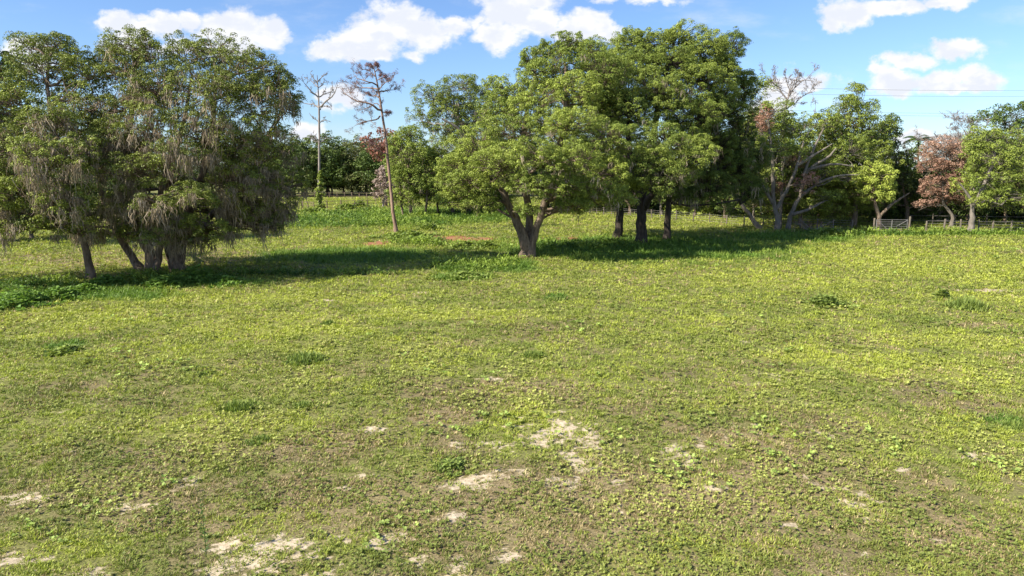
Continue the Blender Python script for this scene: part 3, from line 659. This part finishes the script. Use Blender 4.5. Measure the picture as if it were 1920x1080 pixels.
tree('oak', 'high crowned oak rising at the right edge of the field', 'tree', (1915, 412), [(1905,212,0,34,16),(1880,230,0,18,12),(1930,215,0,34,24),(1915,245,0,30,16),(1950,260,0,40,40)],
     [([(1915,414,0),(1918,330,0),(1914,270,0),(1905,225,0)], [5,4,3,1.5])], col=GREEN_D * 1.1, col2=GREEN, rc=.62, m=50, ls=.115, bark=M_BARKP, openness=.05, stray=.15)
tree('oak', 'oak hanging over the right end of the fence', 'tree', (1990, 428), [(1960,340,0,46,40),(1990,280,0,60,50),(1950,385,0,40,18)], col=GREEN, col2=GREEN_Y * .9, rc=.45, m=52, ls=.082)

tree('oak', 'broad green oak filling in behind the slim pale-trunked oak', 'tree', (1500, 421), [(1410,240,1,34,34),(1455,262,0,40,34),(1500,262,0,34,26),(1545,300,0,44,30),(1470,310,0,44,34),(1420,320,0,36,36),(1530,350,0,44,28),(1460,365,0,44,28),(1580,345,0,36,30),(1410,380,0,34,20),(1500,392,0,40,14),(1590,380,0,36,16)],
     col=GREEN * .85, col2=GREEN_Y * .8, rc=.5, m=50, ls=.09, dens=1.2)
# --- woods behind the fence: one dark row
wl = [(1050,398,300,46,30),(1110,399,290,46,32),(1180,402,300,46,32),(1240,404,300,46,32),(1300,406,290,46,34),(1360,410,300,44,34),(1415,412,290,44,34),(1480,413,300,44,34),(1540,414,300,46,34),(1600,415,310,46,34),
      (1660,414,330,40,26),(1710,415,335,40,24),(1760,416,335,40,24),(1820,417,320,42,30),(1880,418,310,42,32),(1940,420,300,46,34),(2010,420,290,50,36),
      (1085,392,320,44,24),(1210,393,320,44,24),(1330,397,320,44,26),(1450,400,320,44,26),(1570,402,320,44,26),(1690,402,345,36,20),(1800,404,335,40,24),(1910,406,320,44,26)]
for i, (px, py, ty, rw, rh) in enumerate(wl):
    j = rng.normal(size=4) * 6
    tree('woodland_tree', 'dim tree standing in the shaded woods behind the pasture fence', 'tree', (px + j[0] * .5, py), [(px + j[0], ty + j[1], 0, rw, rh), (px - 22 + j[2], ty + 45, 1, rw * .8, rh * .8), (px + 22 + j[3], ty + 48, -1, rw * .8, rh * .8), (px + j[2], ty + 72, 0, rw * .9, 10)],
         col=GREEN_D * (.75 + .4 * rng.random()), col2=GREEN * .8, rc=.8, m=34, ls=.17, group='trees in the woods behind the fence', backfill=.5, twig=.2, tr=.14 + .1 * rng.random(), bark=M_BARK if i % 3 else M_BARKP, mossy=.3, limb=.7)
# understorey bushes behind the fence, each a low leafy mound
def bush(name, label, cat, c, r, h, col, col2, n, m, ls, rc, group=None, mat=None, stalk=True):
    c = np.array([c[0], c[1], 0.0]); e = empty(name, c, label, cat, group)
    d = norm(rng.normal(size=(n, 3))); d[:, 2] = np.abs(d[:, 2])
    q = c + d * np.array([r, r * .8, h]) * (.45 + .55 * rng.random((n, 1)) ** .6) + np.array([0, 0, .03])
    C = mixc(np.tile(col, (n, 1)), col2, rng.random(n))
    f = Buf(); foliage(f, q, np.full(n, rc), m, C, ls, flat=.8); f.build('foliage', mat or M_LEAF, e, c)
    s = Buf(); k = min(n, 22); st = c + rng.normal(size=(k, 3)) * np.array([r * .15, r * .15, 0]); en = q[:k]
    tubes(s, bez(st, en, (st + en) / 2 + [0, 0, h * .1], 4), np.linspace(.02, .008, 4)[None].repeat(k, 0) * max(r, .3), 4); s.build('stems', M_BARK, e, c)
    return e
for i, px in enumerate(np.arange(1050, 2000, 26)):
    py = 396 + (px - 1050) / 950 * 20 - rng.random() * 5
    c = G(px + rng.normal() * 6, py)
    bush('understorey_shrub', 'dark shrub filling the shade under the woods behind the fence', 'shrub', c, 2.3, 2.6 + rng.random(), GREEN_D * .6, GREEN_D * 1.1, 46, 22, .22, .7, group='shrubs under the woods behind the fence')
for px, lw in ((1262, 'left'), (1290, 'middle'), (1318, 'right')):
    bush('roadside_shrub', lw + ' one of the bright green shrubs at the fence beyond the dark trunks', 'shrub', G(px, 404), 1.5, 1.9, GREEN_Y, GREEN_Y * 1.3, 40, 26, .16, .5, group='bright shrubs at the fence beyond the dark trunks')

# --- far row beyond the second pasture
fx = [(548,300,52,34),(585,292,40,30),(625,300,44,34),(662,296,40,30),(700,300,44,34),(738,300,44,34),(565,312,40,24),(645,288,26,18),(690,284,26,16),(610,284,26,16)]
for px in range(535, 770, 26): fx.append((px, 296 + (px % 3) * 4, 29, 30))
for px in list(range(-160, 540, 62)): fx.append((px, 305, 50, 34))
for px in list(range(800, 1080, 62)): fx.append((px, 308, 48, 34))
for i, (px, ty, rw, rh) in enumerate(fx):
    px += rng.normal() * 5; ty += rng.normal() * 5; rw *= .75 + .6 * rng.random(); rh *= .8 + .5 * rng.random(); j = rng.normal(size=3) * 7; D = 178 + rng.random() * 22 + (20 if rw < 30 else 0)
    tree('distant_oak', 'small dark green oak in the far row beyond the second pasture', 'tree', (px, 362), [(px, ty + j[0], 0, rw * .8, rh * .75), (px - 20, ty + 22 + j[1], -1, rw * .65, rh * .7), (px + 20, ty + 25 + j[2], 0, rw * .65, rh * .7), (px, ty + 40, -2, rw * .9, 18)],
         D=D, col=(GREEN_D if i % 3 else c_(.11, .11, .045)) * (.7 + .6 * rng.random()), col2=GREEN * (.7 + .6 * rng.random()), rc=1.0, m=40, ls=.22, group='oaks in the far row beyond the second pasture', backfill=.4, twig=.1, tr=.3, stray=.1, bark=M_BARKD, zmin=.8)

# ------------------------------------------------------------------ bare and dying trees
def bare_tree(name, label, base, trunk, limbs, mat, D=None, twigs=5, gen=2, sc=1.0, clumps=None, group=None, wires=None, tl=1.0):
    """trunk, limbs: lists of (px,py,dD) with radii in pixels; twigs grow from the limbs"""
    if D is None: D = GD(base[1])
    B = P(base[0], base[1], D); B[2] = 0
    e = empty(name, B, label, 'tree', group)
    tb = Buf(); pts = [P(q[0], q[1], D + q[2]) for q in trunk[0]]; pts[0][2] = -.1
    stem(tb, pts, [r * D / F for r in trunk[1]], 18, 8, flare=True, wob=.03); tb.build('trunk', mat, e, B, smooth=True)
    bb = Buf(); ends = []; cur = []
    for q, rr in limbs:
        p, r = smooth_poly([P(a[0], a[1], D + a[2]) for a in q], [x * D / F for x in rr], 9)
        p[1:-1] += rng.normal(size=(7, 3)) * r[1:-1, None] * .8
        tubes(bb, p[None], r[None], 6); cur.append((p, r))
    for g in range(gen):
        nxt = []
        for p, r in cur:
            ln = np.linalg.norm(p[-1] - p[0])
            for k in range(twigs):
                t = rng.integers(2, len(p)); d0 = norm(p[t] - p[t - 1]); d = norm(d0 * .8 + rng.normal(size=3) * .65 + np.array([0, 0, .25]))
                l = ln * (.25 + .3 * rng.random()) * tl; q0 = p[t]; q2 = q0 + d * l; q1 = (q0 + q2) / 2 + rng.normal(size=3) * l * .1
                pp = bez(q0[None], q2[None], q1[None], 6)[0]; r_ = np.linspace(max(r[t] * .55, .012), .007 + .0001 * D, 6)
                tubes(bb, pp[None], r_[None], 4); nxt.append((pp, r_)); ends.append(pp)
        cur = nxt
    bb.build('branches', mat, e, B, smooth=True)
    if clumps:
        c1, c2, frac, rc, m, ls = clumps
        pts = np.concatenate([q[-3:] for q in ends]); pts = pts[rng.random(len(pts)) < frac]
        t = np.clip((pts[:, 2] - pts[:, 2].min()) / np.ptp(pts[:, 2]), 0, 1) * rng.random(len(pts))
        f = Buf(); foliage(f, pts, np.full(len(pts), rc), m, mixc(np.tile(c1, (len(pts), 1)), c2, t), ls, asp=.09, flat=.9); f.build('needles', M_NEEDLE, e, B)
    return e
def Z(ox, oy, s): return lambda x, y, d=0: (ox + x / s, oy + y / s, d)
z = Z(480, 60, 3.6)
bare_tree('dead_pine', 'tall bare grey dead tree with vines on its lower trunk', (600, 395),
    ([(600,397,0), z(425,980), z(428,740), z(426,600), z(424,500), z(420,400), z(412,290)], [2.9,2.3,2.0,1.8,1.5,1.2,.5]),
    [([z(424,510), z(385,490,.5), z(310,478,1)], [1.5,1.1,.5]), ([z(422,450), z(370,400,-.5), z(325,345,-1)], [1.5,1.1,.5]), ([z(424,505), z(470,470,-.5), z(520,430,-1), z(550,355,-1)], [1.7,1.4,1,.4]),
     ([z(422,440), z(470,415,.5), z(530,385,1)], [1.3,1,.4]), ([z(416,350), z(390,310,0), z(365,275,0)], [1,.7,.3]), ([z(416,345), z(440,305,.5), z(465,275,.5)], [1,.7,.3]), ([z(418,380), z(450,350,1), z(480,335,1)], [1,.7,.3]),
     ([z(418,370), z(385,340,1), z(350,320,1)], [1,.7,.3]), ([z(424,530), z(455,500,1), z(500,505,1)], [1,.7,.4]),
     ([z(426,610), z(400,590,0), z(372,565,0)], [1,.7,.3]), ([z(426,612), z(455,600,0), z(485,598,0)], [1,.7,.3]), ([z(428,745), z(395,715,0), z(365,690,0)], [1,.7,.3]), ([z(428,745), z(465,725,0), z(500,718,0)], [1,.7,.3]), ([z(428,742), z(400,740,1), z(375,725,1)], [.8,.6,.3])],
    M_DEAD, twigs=6, gen=3, tl=.75)
pine = bare_tree('dying_pine', 'leaning tall pine with sparse rust brown needles and pinkish trunk', (742, 436),
    ([(743,438,0), (736,385,0), z(890,860), z(872,700), z(852,560), z(832,420), z(815,330), z(790,220)], [3.7,3.1,2.6,2.3,2.0,1.7,1.3,.6]),
    [([z(848,528), z(790,495,-1), z(720,475,-1), z(650,450,-1), z(585,415,-1)], [2,1.8,1.5,1.1,.5]), ([z(838,565), z(790,600,-.5), z(740,605,-1), z(670,630,-1)], [1.5,1.2,.9,.4]),
     ([z(828,400), z(870,400,.5), z(940,385,1)], [1.5,1.1,.4]), ([z(832,440), z(780,430,.5), z(740,410,1)], [1.4,1,.4]), ([z(820,370), z(770,340,-1), z(700,320,-1), z(660,290,-1)], [1.5,1.2,.9,.4]), ([z(822,385), z(760,380,1), z(690,375,1), z(640,355,1)], [1.4,1.2,.8,.4]),
     ([z(812,330), z(850,310,0), z(880,310,0)], [1,.8,.4]), ([z(805,300), z(760,260,0), z(700,250,0)], [1,.8,.4]), ([z(800,270), z(830,250,0), z(850,280,0)], [.9,.7,.3]), ([z(795,250), z(770,230,0), z(755,225,0)], [.8,.6,.3]), ([z(792,235), z(810,222,0), z(825,228,0)], [.8,.6,.3]),
     ([z(852,545), z(880,545,0), z(900,570,0)], [1,.8,.3]), ([z(826,400), z(860,350,-1), z(905,330,-1)], [1.2,.9,.4]), ([z(848,520), z(810,480,1), z(760,510,1)], [1.1,.8,.3]), ([z(890,835), z(830,800,-1), z(770,782,-1)], [1.4,1.1,.6])],
    M_PINE, twigs=6, gen=2, tl=1.0, clumps=(c_(.13, .085, .08), c_(.26, .10, .08), .5, .22, 6, .15))
z4 = Z(1400, 100, 3.0)
bare_tree('bare_oak', 'leafless grey treetop of fine twigs above the slim pale-trunked oak', (1462, 425),
    ([(1462,427,0), (1466,340,0), z4(205,390), z4(215,320), z4(228,260)], [3.2,2.8,2.6,2.2,1.8]),
    [([z4(228,262), z4(190,210,0), z4(150,170,0), z4(120,140,0)], [1.5,1.2,.8,.4]), ([z4(228,260), z4(235,200,0), z4(220,130,0)], [1.4,1,.4]), ([z4(232,250), z4(270,200,0), z4(320,150,0), z4(380,160,0)], [1.4,1.1,.8,.4]), ([z4(215,320), z4(265,280,.5), z4(330,230,.5), z4(385,215,.5)], [1.4,1.1,.8,.4]), ([z4(240,235), z4(270,160,0), z4(290,125,0)], [1.2,.8,.4]), ([z4(226,255), z4(180,200,1), z4(160,130,1)], [1.2,.8,.4])],
    M_DEAD, D=84, twigs=7, gen=3, tl=.9)
for k, (bx, by, r0, top) in enumerate([(1775, 418, 46, 262), (1835, 416, 52, 236)]):
    L5 = [([(bx, 330, 0), (bx + dx * .5, (330 + top) / 2 + 10, dd), (bx + dx, top + abs(dx) * .35, dd)], [1.8, 1.2, .5]) for dx, dd in ((-46, 0), (-26, 2), (-8, -2), (10, 2), (28, 0), (46, -1))]
    bare_tree('bare_oak', ['haze of bare grey twigs rising over the rust brown oak', 'fine bare twigs rising behind the green oak at the right'][k], (bx, by), ([(bx, by, 0), (bx + 1, 370, 0), (bx, 325, 0)], [3, 2.6, 1.8]), L5, M_DEAD, D=92 + 10 * k, twigs=11, gen=3, tl=.85)
# vine on the dead pine trunk belongs to the vine, a plant of its own
def column_vine(label, px, py, D, top_py, r, n):
    B = P(px, py, D); B[2] = 0; T = P(px, top_py, D)
    e = empty('vine', B, label, 'vine'); t = rng.random(n) ** 1.2
    q = B + (T - B) * t[:, None] + rng.normal(size=(n, 3)) * r * (1 - .5 * t[:, None])
    f = Buf(); foliage(f, q, np.full(n, .35), 26, mixc(np.tile(GREEN, (n, 1)), GREEN_Y, rng.random(n)), .16); f.build('foliage', M_LEAF, e, B)
    s = Buf(); stem(s, [B + [.3, -.1, 0], B * .5 + T * .5 + [.25, -.1, 0], T], [.06, .04, .02], 10, 5, False); s.build('stems', M_BARK, e, B)
column_vine('green vine climbing the lower trunk of the bare dead tree', 600, 395, GD(395) - .3, 322, .35, 60)
# reddish and grey dying trees near the pine
tree('dying_cedar', 'rust red dying tree showing behind the leaning pine', 'tree', (722, 384), [(722,262,0,24,18),(700,272,0,20,14),(738,280,0,16,20),(715,290,0,22,14)], D=130, col=REDL, col2=BROWNL, rc=.8, m=22, ls=.22, twig=.6, openness=.12, backfill=.3, stray=.2)
tree('dead_cedar', 'grey brown leafless cone shaped dead tree behind the leaning pine', 'tree', (720, 384), [(720,330,0,12,16),(718,350,0,18,18),(720,364,0,20,10)], D=125, col=c_(.26, .19, .16), col2=c_(.34, .26, .22), rc=.6, m=30, ls=.18, twig=.8, backfill=.2, bark=M_DEAD)

# palm rising over the woods
def palm():
    D = 105.0; B = P(1720, 400, D); B[2] = 0; T = P(1722, 262, D)
    e = empty('palm_tree', B, 'palm whose fan of fronds shows just above the dark oak by the gate', 'palm')
    t = Buf(); stem(t, [B, B * .5 + T * .5, T], [.2, .16, .15], 12, 8); t.build('trunk', M_BARK, e, B, smooth=True)
    for k in range(15):
        az = k * 2.4; el = .15 + .9 * rng.random(); ln = 2.6; s = np.linspace(0, 1, 8)
        d = np.array([math.cos(az), math.sin(az), 0]); rp = T + d * (s * ln * math.cos(el))[:, None]; rp[:, 2] += s * ln * math.sin(el) - 1.3 * s ** 2 * 1.1
        f = Buf(); tubes(f, rp[None], np.linspace(.03, .01, 8)[None], 4, c_(.08, .12, .03))
        sd = np.array([-d[1], d[0], 0]); n = 34
        for sg in (-1, 1):
            u = np.linspace(.1, 1, n); bs = np.stack([np.interp(u, s, rp[:, i]) for i in range(3)], -1); tp = bs + sg * sd * (.75 * np.sin(u * PI * .85 + .25))[:, None] + d * .3 + np.array([0, 0, -.22])
            w = d * .035
            f.add(np.stack([bs - w, bs + w, tp + w * .3, tp - w * .3], 1), np.arange(4 * n).reshape(n, 4), c_(.05, .09, .03))
        f.build('frond', M_LEAF, e, B)
palm()

# ------------------------------------------------------------------ fences, gate
def post_mesh(b, c, h, r, lean=0):
    p = np.array([[c[0], c[1], -.1], [c[0] + lean * .5, c[1], h * .5], [c[0] + lean, c[1], h - .02], [c[0] + lean, c[1], h], [c[0] + lean, c[1], h + .005]])
    tubes(b, p[None], np.array([[r * 1.05, r, r * .95, r * .85, .001]]), 8)
def fence(label, posts, h, r, rails, mat_post, wire_r=.012, rail_mat=None, extra=None):
    c0 = posts[0]; e = empty('fence', c0, label, 'fence')
    for c in posts:
        b = Buf(); post_mesh(b, c, h * (.9 + .2 * rng.random()), r * (.8 + .5 * rng.random()), rng.normal() * .05); b.build('post', mat_post, e, c0, smooth=True)
    for f in rails:
        b = Buf(); k = [np.array([c[0], c[1] - r, h * f]) for c in posts]
        for a, d in zip(k[:-1], k[1:]):
            mid = (a + d) / 2 - [0, 0, .02]; tubes(b, np.stack([a, mid, d])[None], np.full((1, 3), wire_r), 4)
        b.build('wire' if wire_r < .03 else 'rail', rail_mat or M_WIRE, e, c0)
right = [G(x, y) for x, y in ((1706,434.5),(1736,435),(1769,435.5),(1800,436),(1834,436.5),(1860,437),(1895,437.5),(1935,438),(1975,438.5))]
mid = [G(x, y) for x, y in ((1033,398),(1048,398.3),(1061,398.6),(1073,399),(1083,399.3),(1094,400),(1106,401),(1119,402),(1132,403),(1147,404),(1163,405),(1182,407),(1200,408),(1222,409),(1238,410.5),(1268,412.5),(1300,416),(1330,419),(1362,422),(1395,425),(1430,427),(1465,428.5),(1500,429.5),(1532,430.5),(1562,431.5),(1597,432.5),(1636,434))]
fence('wire fence on weathered wooden posts right of the gate', right[1:], 1.35, .085, (.25, .5, .72, .92), M_POST)
fence('long wire fence on pale posts running from the gate back behind the centre oaks', mid[:-1], 1.25, .07, (.25, .5, .72, .92), M_POST)
back = [G(x, y) for x, y in ((1700,420),(1748,421),(1790,421.5),(1815,422),(1850,422.5),(1885,423),(1925,423.5))]
fence('second wire fence deeper in the shade behind the right hand fence', back, 1.3, .08, (.4, .85), M_POST, .02)
def gate():
    A = G(1640, 434.2); Bp = G(1702, 434.6); A[2] = 0; Bp[2] = 0; d = (Bp - A); ln = np.linalg.norm(d); d /= ln
    e = empty('field_gate', A, 'pale metal bar gate with diagonal braces in the right hand fence', 'gate')
    def bar(nm, p, q, r):
        b = Buf(); p = np.array(p, float); q = np.array(q, float); tubes(b, np.stack([p, p * .5 + q * .5, q])[None], np.full((1, 3), r), 6); b.build(nm, M_GATE, e, A, smooth=True)
    up = np.array([0, 0, 1.0]); s = A + d * .12; t = A + d * (ln - .12)
    for hh in (.15, .37, .60, .84, 1.08, 1.32): bar('rail', s + up * hh, t + up * hh, 0.028)
    for u in (s, t, (s + t) / 2): bar('upright', u + up * .13, u + up * 1.34, .04)
    bar('brace', s + up * 1.3 - [0, .05, 0], s * .6 + t * .4 + up * .15 - [0, .05, 0], .04); bar('brace', t + up * 1.3 - [0, .05, 0], s * .35 + t * .65 + up * .6 - [0, .05, 0], .035)
    for c, lab, h in ((A - d * .12, 'grey wooden gate post on the hinge side left of the gate', 1.5), (Bp + d * .12, 'thick tall pale gate post right of the gate', 1.7)):
        b = Buf(); post_mesh(b, c, h, .11); o = b.build('gate_post', M_POST, None, c, smooth=True); tag(o, lab, 'post')
gate()
lf = [G(x, y) for x, y in ((530,392),(548,392),(568,392.5),(578,393),(589,393.5),(614,391),(640,390),(665,389.5),(690,389),(705,388),(718,387.5),(731,387),(744,386.5),(757,386),(775,385.5))]
fence('dark rail fence across the far pasture behind the leaning pine', lf, 1.4, .09, (.55, .92), M_BARK, .035, M_BARK)
ff = [G(x, 371.5 + .0 * x) for x in range(520, 800, 14)]
fence('thin far fence below the distant oak row', ff, 1.4, .08, (.5, .92), M_BARK, .03, M_BARK)

# power line crossing the right of the sky
def power_line():
    pl = P(1330, 330, 160.0); pr = P(2350, 330, 168.0)
    for p, lab in ((pl, 'wooden power pole hidden behind the tall centre oaks'), (pr, 'wooden power pole beyond the right edge')):
        p = p.copy(); p[2] = 0; e = empty('power_pole', p, lab, 'pole')
        b = Buf(); stem(b, [p, p + [0, 0, 14], p + [0, 0, 28.5]], [.22, .19, .15], 8, 8, False, wob=.005); b.build('pole', M_BARK, e, p, smooth=True)
        for hz in (27.6, 22.2):
            b = Buf(); tubes(b, np.array([[p + [-.1, -1.3, hz], p + [0, 0, hz], p + [.1, 1.3, hz]]]), np.full((1, 3), .09), 5); b.build('crossarm', M_BARK, e, p)
    M = noise_mat('cable', (.10, .10, .11), (.2, .2, .21), 9, .5, 0)
    for py, dy, lab in ((167, 1.1, 'highest of the four cables crossing the sky at right'), (178, -1.1, 'second cable from the top crossing the sky at right'), (210, 1.1, 'third cable from the top crossing the sky at right'), (215, -1.1, 'lowest of the four cables crossing the sky at right')):
        a = P(1330, py - 8, 160.0 + dy); c = P(2350, py - 8, 168.0 + dy); t = np.linspace(0, 1, 25)
        a0 = a.copy(); q = a[None] * (1 - t[:, None]) + c[None] * t[:, None]; q[:, 2] -= 1.3 * 4 * t * (1 - t)
        b = Buf(); tubes(b, q[None], np.full((1, 25), .026), 5); tag(b.build('power_cable', M, None, a0), lab, 'cable')
power_line()

# ------------------------------------------------------------------ low plants one can point at
def tuft(name, label, cat, px, py, rpx, hpx, col, col2, n=120, broad=False, group=None):
    c = G(px, py); D = c[1]; s = D / F; r = rpx * s; h = hpx * s
    c[2] = float(gz(np.array([c[0]]), np.array([c[1]]))[0]); b = Buf()
    x = c[0] + rng.normal(size=n) * r * .75; y = c[1] + rng.normal(size=n) * r * .7
    rr = np.hypot(x - c[0], y - c[1]) / r; hh = h * np.clip(1.15 - .7 * rr, .15, 1) * (.6 + .5 * rng.random(n))
    col_ = mixc(np.tile(col, (n, 1)), col2, rng.random(n)) * (.75 + .5 * rng.random(n))[:, None]
    if broad:
        for f in (.15, .5, .85): sprouts(b, x, y, c[2] + hh * f, 5, np.full(n, .0075 * D ** .9), np.full(n, .0026 * D ** .9), .1 + .5 * rng.random(n), col_)
    else:
        sprouts(b, x, y, np.full(n, c[2] - .01), 10, hh, np.full(n, .0009 * D), .75 + .5 * rng.random(n), col_)
    tag(b.build(name, M_GRASS, None, c), label, cat, group)
DG = c_(.14, .20, .045); DG2 = c_(.26, .32, .07)
tufts = [(575,676,34,22,0,'large dark green grass tuft in the field below the leaning pine',220),(1004,668,24,16,0,'dark grass tuft in the field straight below the V-forked oak',120),(450,765,34,22,0,'feathery dark tuft in the left foreground',150),
 (568,762,20,14,0,'small feathery tuft right of the left foreground tuft',80),(488,828,24,14,0,'low dark tuft below the feathery left foreground tufts',80),(1812,578,34,26,0,'tall olive tuft at the right side of the field',200),(1545,572,26,22,1,'leafy dark clump left of the tall olive tuft',90),
 (1042,563,24,8,0,'bright green flat tuft below the tree shadow in mid field',120),(1742,600,18,8,0,'low dark patch of grass beneath the tall olive tuft',80),(385,700,20,8,0,'thin green tuft below the large dark tuft on the left',70),(120,660,24,14,1,'leafy clump at the far left of the open field',70),
 (615,608,12,12,0,'upright thin tuft in the mid field left of centre',50),(845,880,26,16,1,'leafy dark clump beside the sandy patch',80),(1893,800,30,16,0,'bright green tuft at the right edge of the field',160),(1558,444,22,16,1,'dark green bush like clump by the fallen branches',120),
 (765,445,32,13,1,'dark weedy clump at the foot of the leaning pine',160),(875,465,24,12,1,'weedy clump beyond the bare red soil',90),(916,465,16,14,1,'upright weed clump left of the V-forked trunk',70),(805,430,14,12,1,'rounded dark bush on the green rise',70),
 (1510,445,30,8,0,'grass clump at the edge of the tree shade on the right',90),(870,520,34,10,1,'lush leafy clump in front of the V-forked oak',120),(1355,570,10,10,0,'thin dark tuft in mid field right of centre',40),(1080,605,10,10,0,'small spiky tuft in the middle of the field',40),
 (1765,560,10,22,1,'tall thin weed left of the tall olive tuft',30),(700,395,10,16,0,'shrubby tuft on the far rise',40),(650,392,14,10,1,'dark weed clump on the far pasture fence line',50),(675,388,8,12,1,'small round dark bush at the far pasture fence',40),(590,398,26,8,1,'dark weeds around the foot of the bare dead tree',90)]
for (px, py, r, h, br, lab, n) in tufts:
    tuft('weed_clump' if br else 'grass_tuft', lab, 'weed' if br else 'grass tuft', px, py, r, h, DG, DG2, n, bool(br))
wb = [(35,572,44,40,'leafy weed thicket in the far left corner of the shade'),(112,560,30,26,'leafy weed thicket second from the left edge'),(200,535,26,22,'leafy weed thicket at the foot of the slender leaning trunk'),(160,548,26,18,'low leafy weeds between the slender trunk and the left corner'),
 (310,535,30,22,'leafy weed thicket in front of the left oak trunks'),(370,528,36,34,'tallest leafy weed thicket right of the stout left trunks'),(430,532,24,16,'low leafy weeds at the right end of the left shade')]
for (px, py, r, h, lab) in wb:
    tuft('weed_thicket', lab, 'weeds', px, py, r, h, c_(.11, .20, .035), c_(.22, .34, .07), 170, True)
def tall_weed():
    c = G(387, 1045); e = empty('tall_weed', c, 'single tall thin dark green weed standing in the sandy left foreground', 'weed')
    s = Buf(); stem(s, [c, c + [0, 0, .5], c + [-.02, 0, 1.1]], [.008, .006, .003], 8, 5, False, c_(.07, .12, .03)); s.build('stem', M_GRASS, e, c)
    n = 60; t = rng.random(n) * .95 + .03; f = Buf()
    for i in range(n):
        z0 = t[i] * 1.1; az = i * 2.4; d = np.array([math.cos(az), math.sin(az), .5]); b0 = c + [-.02 * t[i], 0, z0]; l = .09 * (1.2 - .6 * t[i]); sd = np.array([-d[1], d[0], 0]) * .010
        f.add([b0, b0 + d * l * .5 + sd, b0 + d * l, b0 + d * l * .5 - sd], [[0, 1, 2, 3]], c_(.06, .13, .03))
    f.build('leaves', M_GRASS, e, c)
tall_weed()
# fallen branches by the fence
def brush():
    c = G(1522, 436); D = c[1]
    e = empty('fallen_branch', c, 'heap of fallen dead branches lying at the wood edge left of the gate', 'branch')
    b = Buf(); ends = []
    for k in range(16):
        az = rng.random() * 2 * PI; l = 1.2 + 2.4 * rng.random(); el = .1 + .7 * rng.random()
        s0 = c + np.array([rng.normal() * .5, rng.normal() * .4, .05]); e0 = s0 + l * np.array([math.cos(az) * math.cos(el), math.sin(az) * math.cos(el) * .6, math.sin(el) * .75])
        pp = bez(s0[None], e0[None], ((s0 + e0) / 2 + rng.normal(size=3) * .2)[None], 7)[0]; tubes(b, pp[None], np.linspace(.06, .015, 7)[None], 5)
        for q in range(6):
            t = rng.integers(2, 7); a = pp[t]; d = norm(rng.normal(size=3) + [0, 0, .3]) * (.3 + .6 * rng.random()); en = a + d; en[2] = max(en[2], .03)
            tubes(b, np.stack([a, (a + en) / 2 + rng.normal(size=3) * .05, en])[None], np.array([[.02, .015, .008]]), 3); ends.append(en)
    b.build('wood', M_DEAD, e, c, smooth=True)
    f = Buf(); q = np.array(ends)[::2]; foliage(f, q, np.full(len(q), .3), 14, np.tile(c_(.20, .12, .08), (len(q), 1)), .07); f.build('dead_leaves', M_NEEDLE, e, c)
brush()
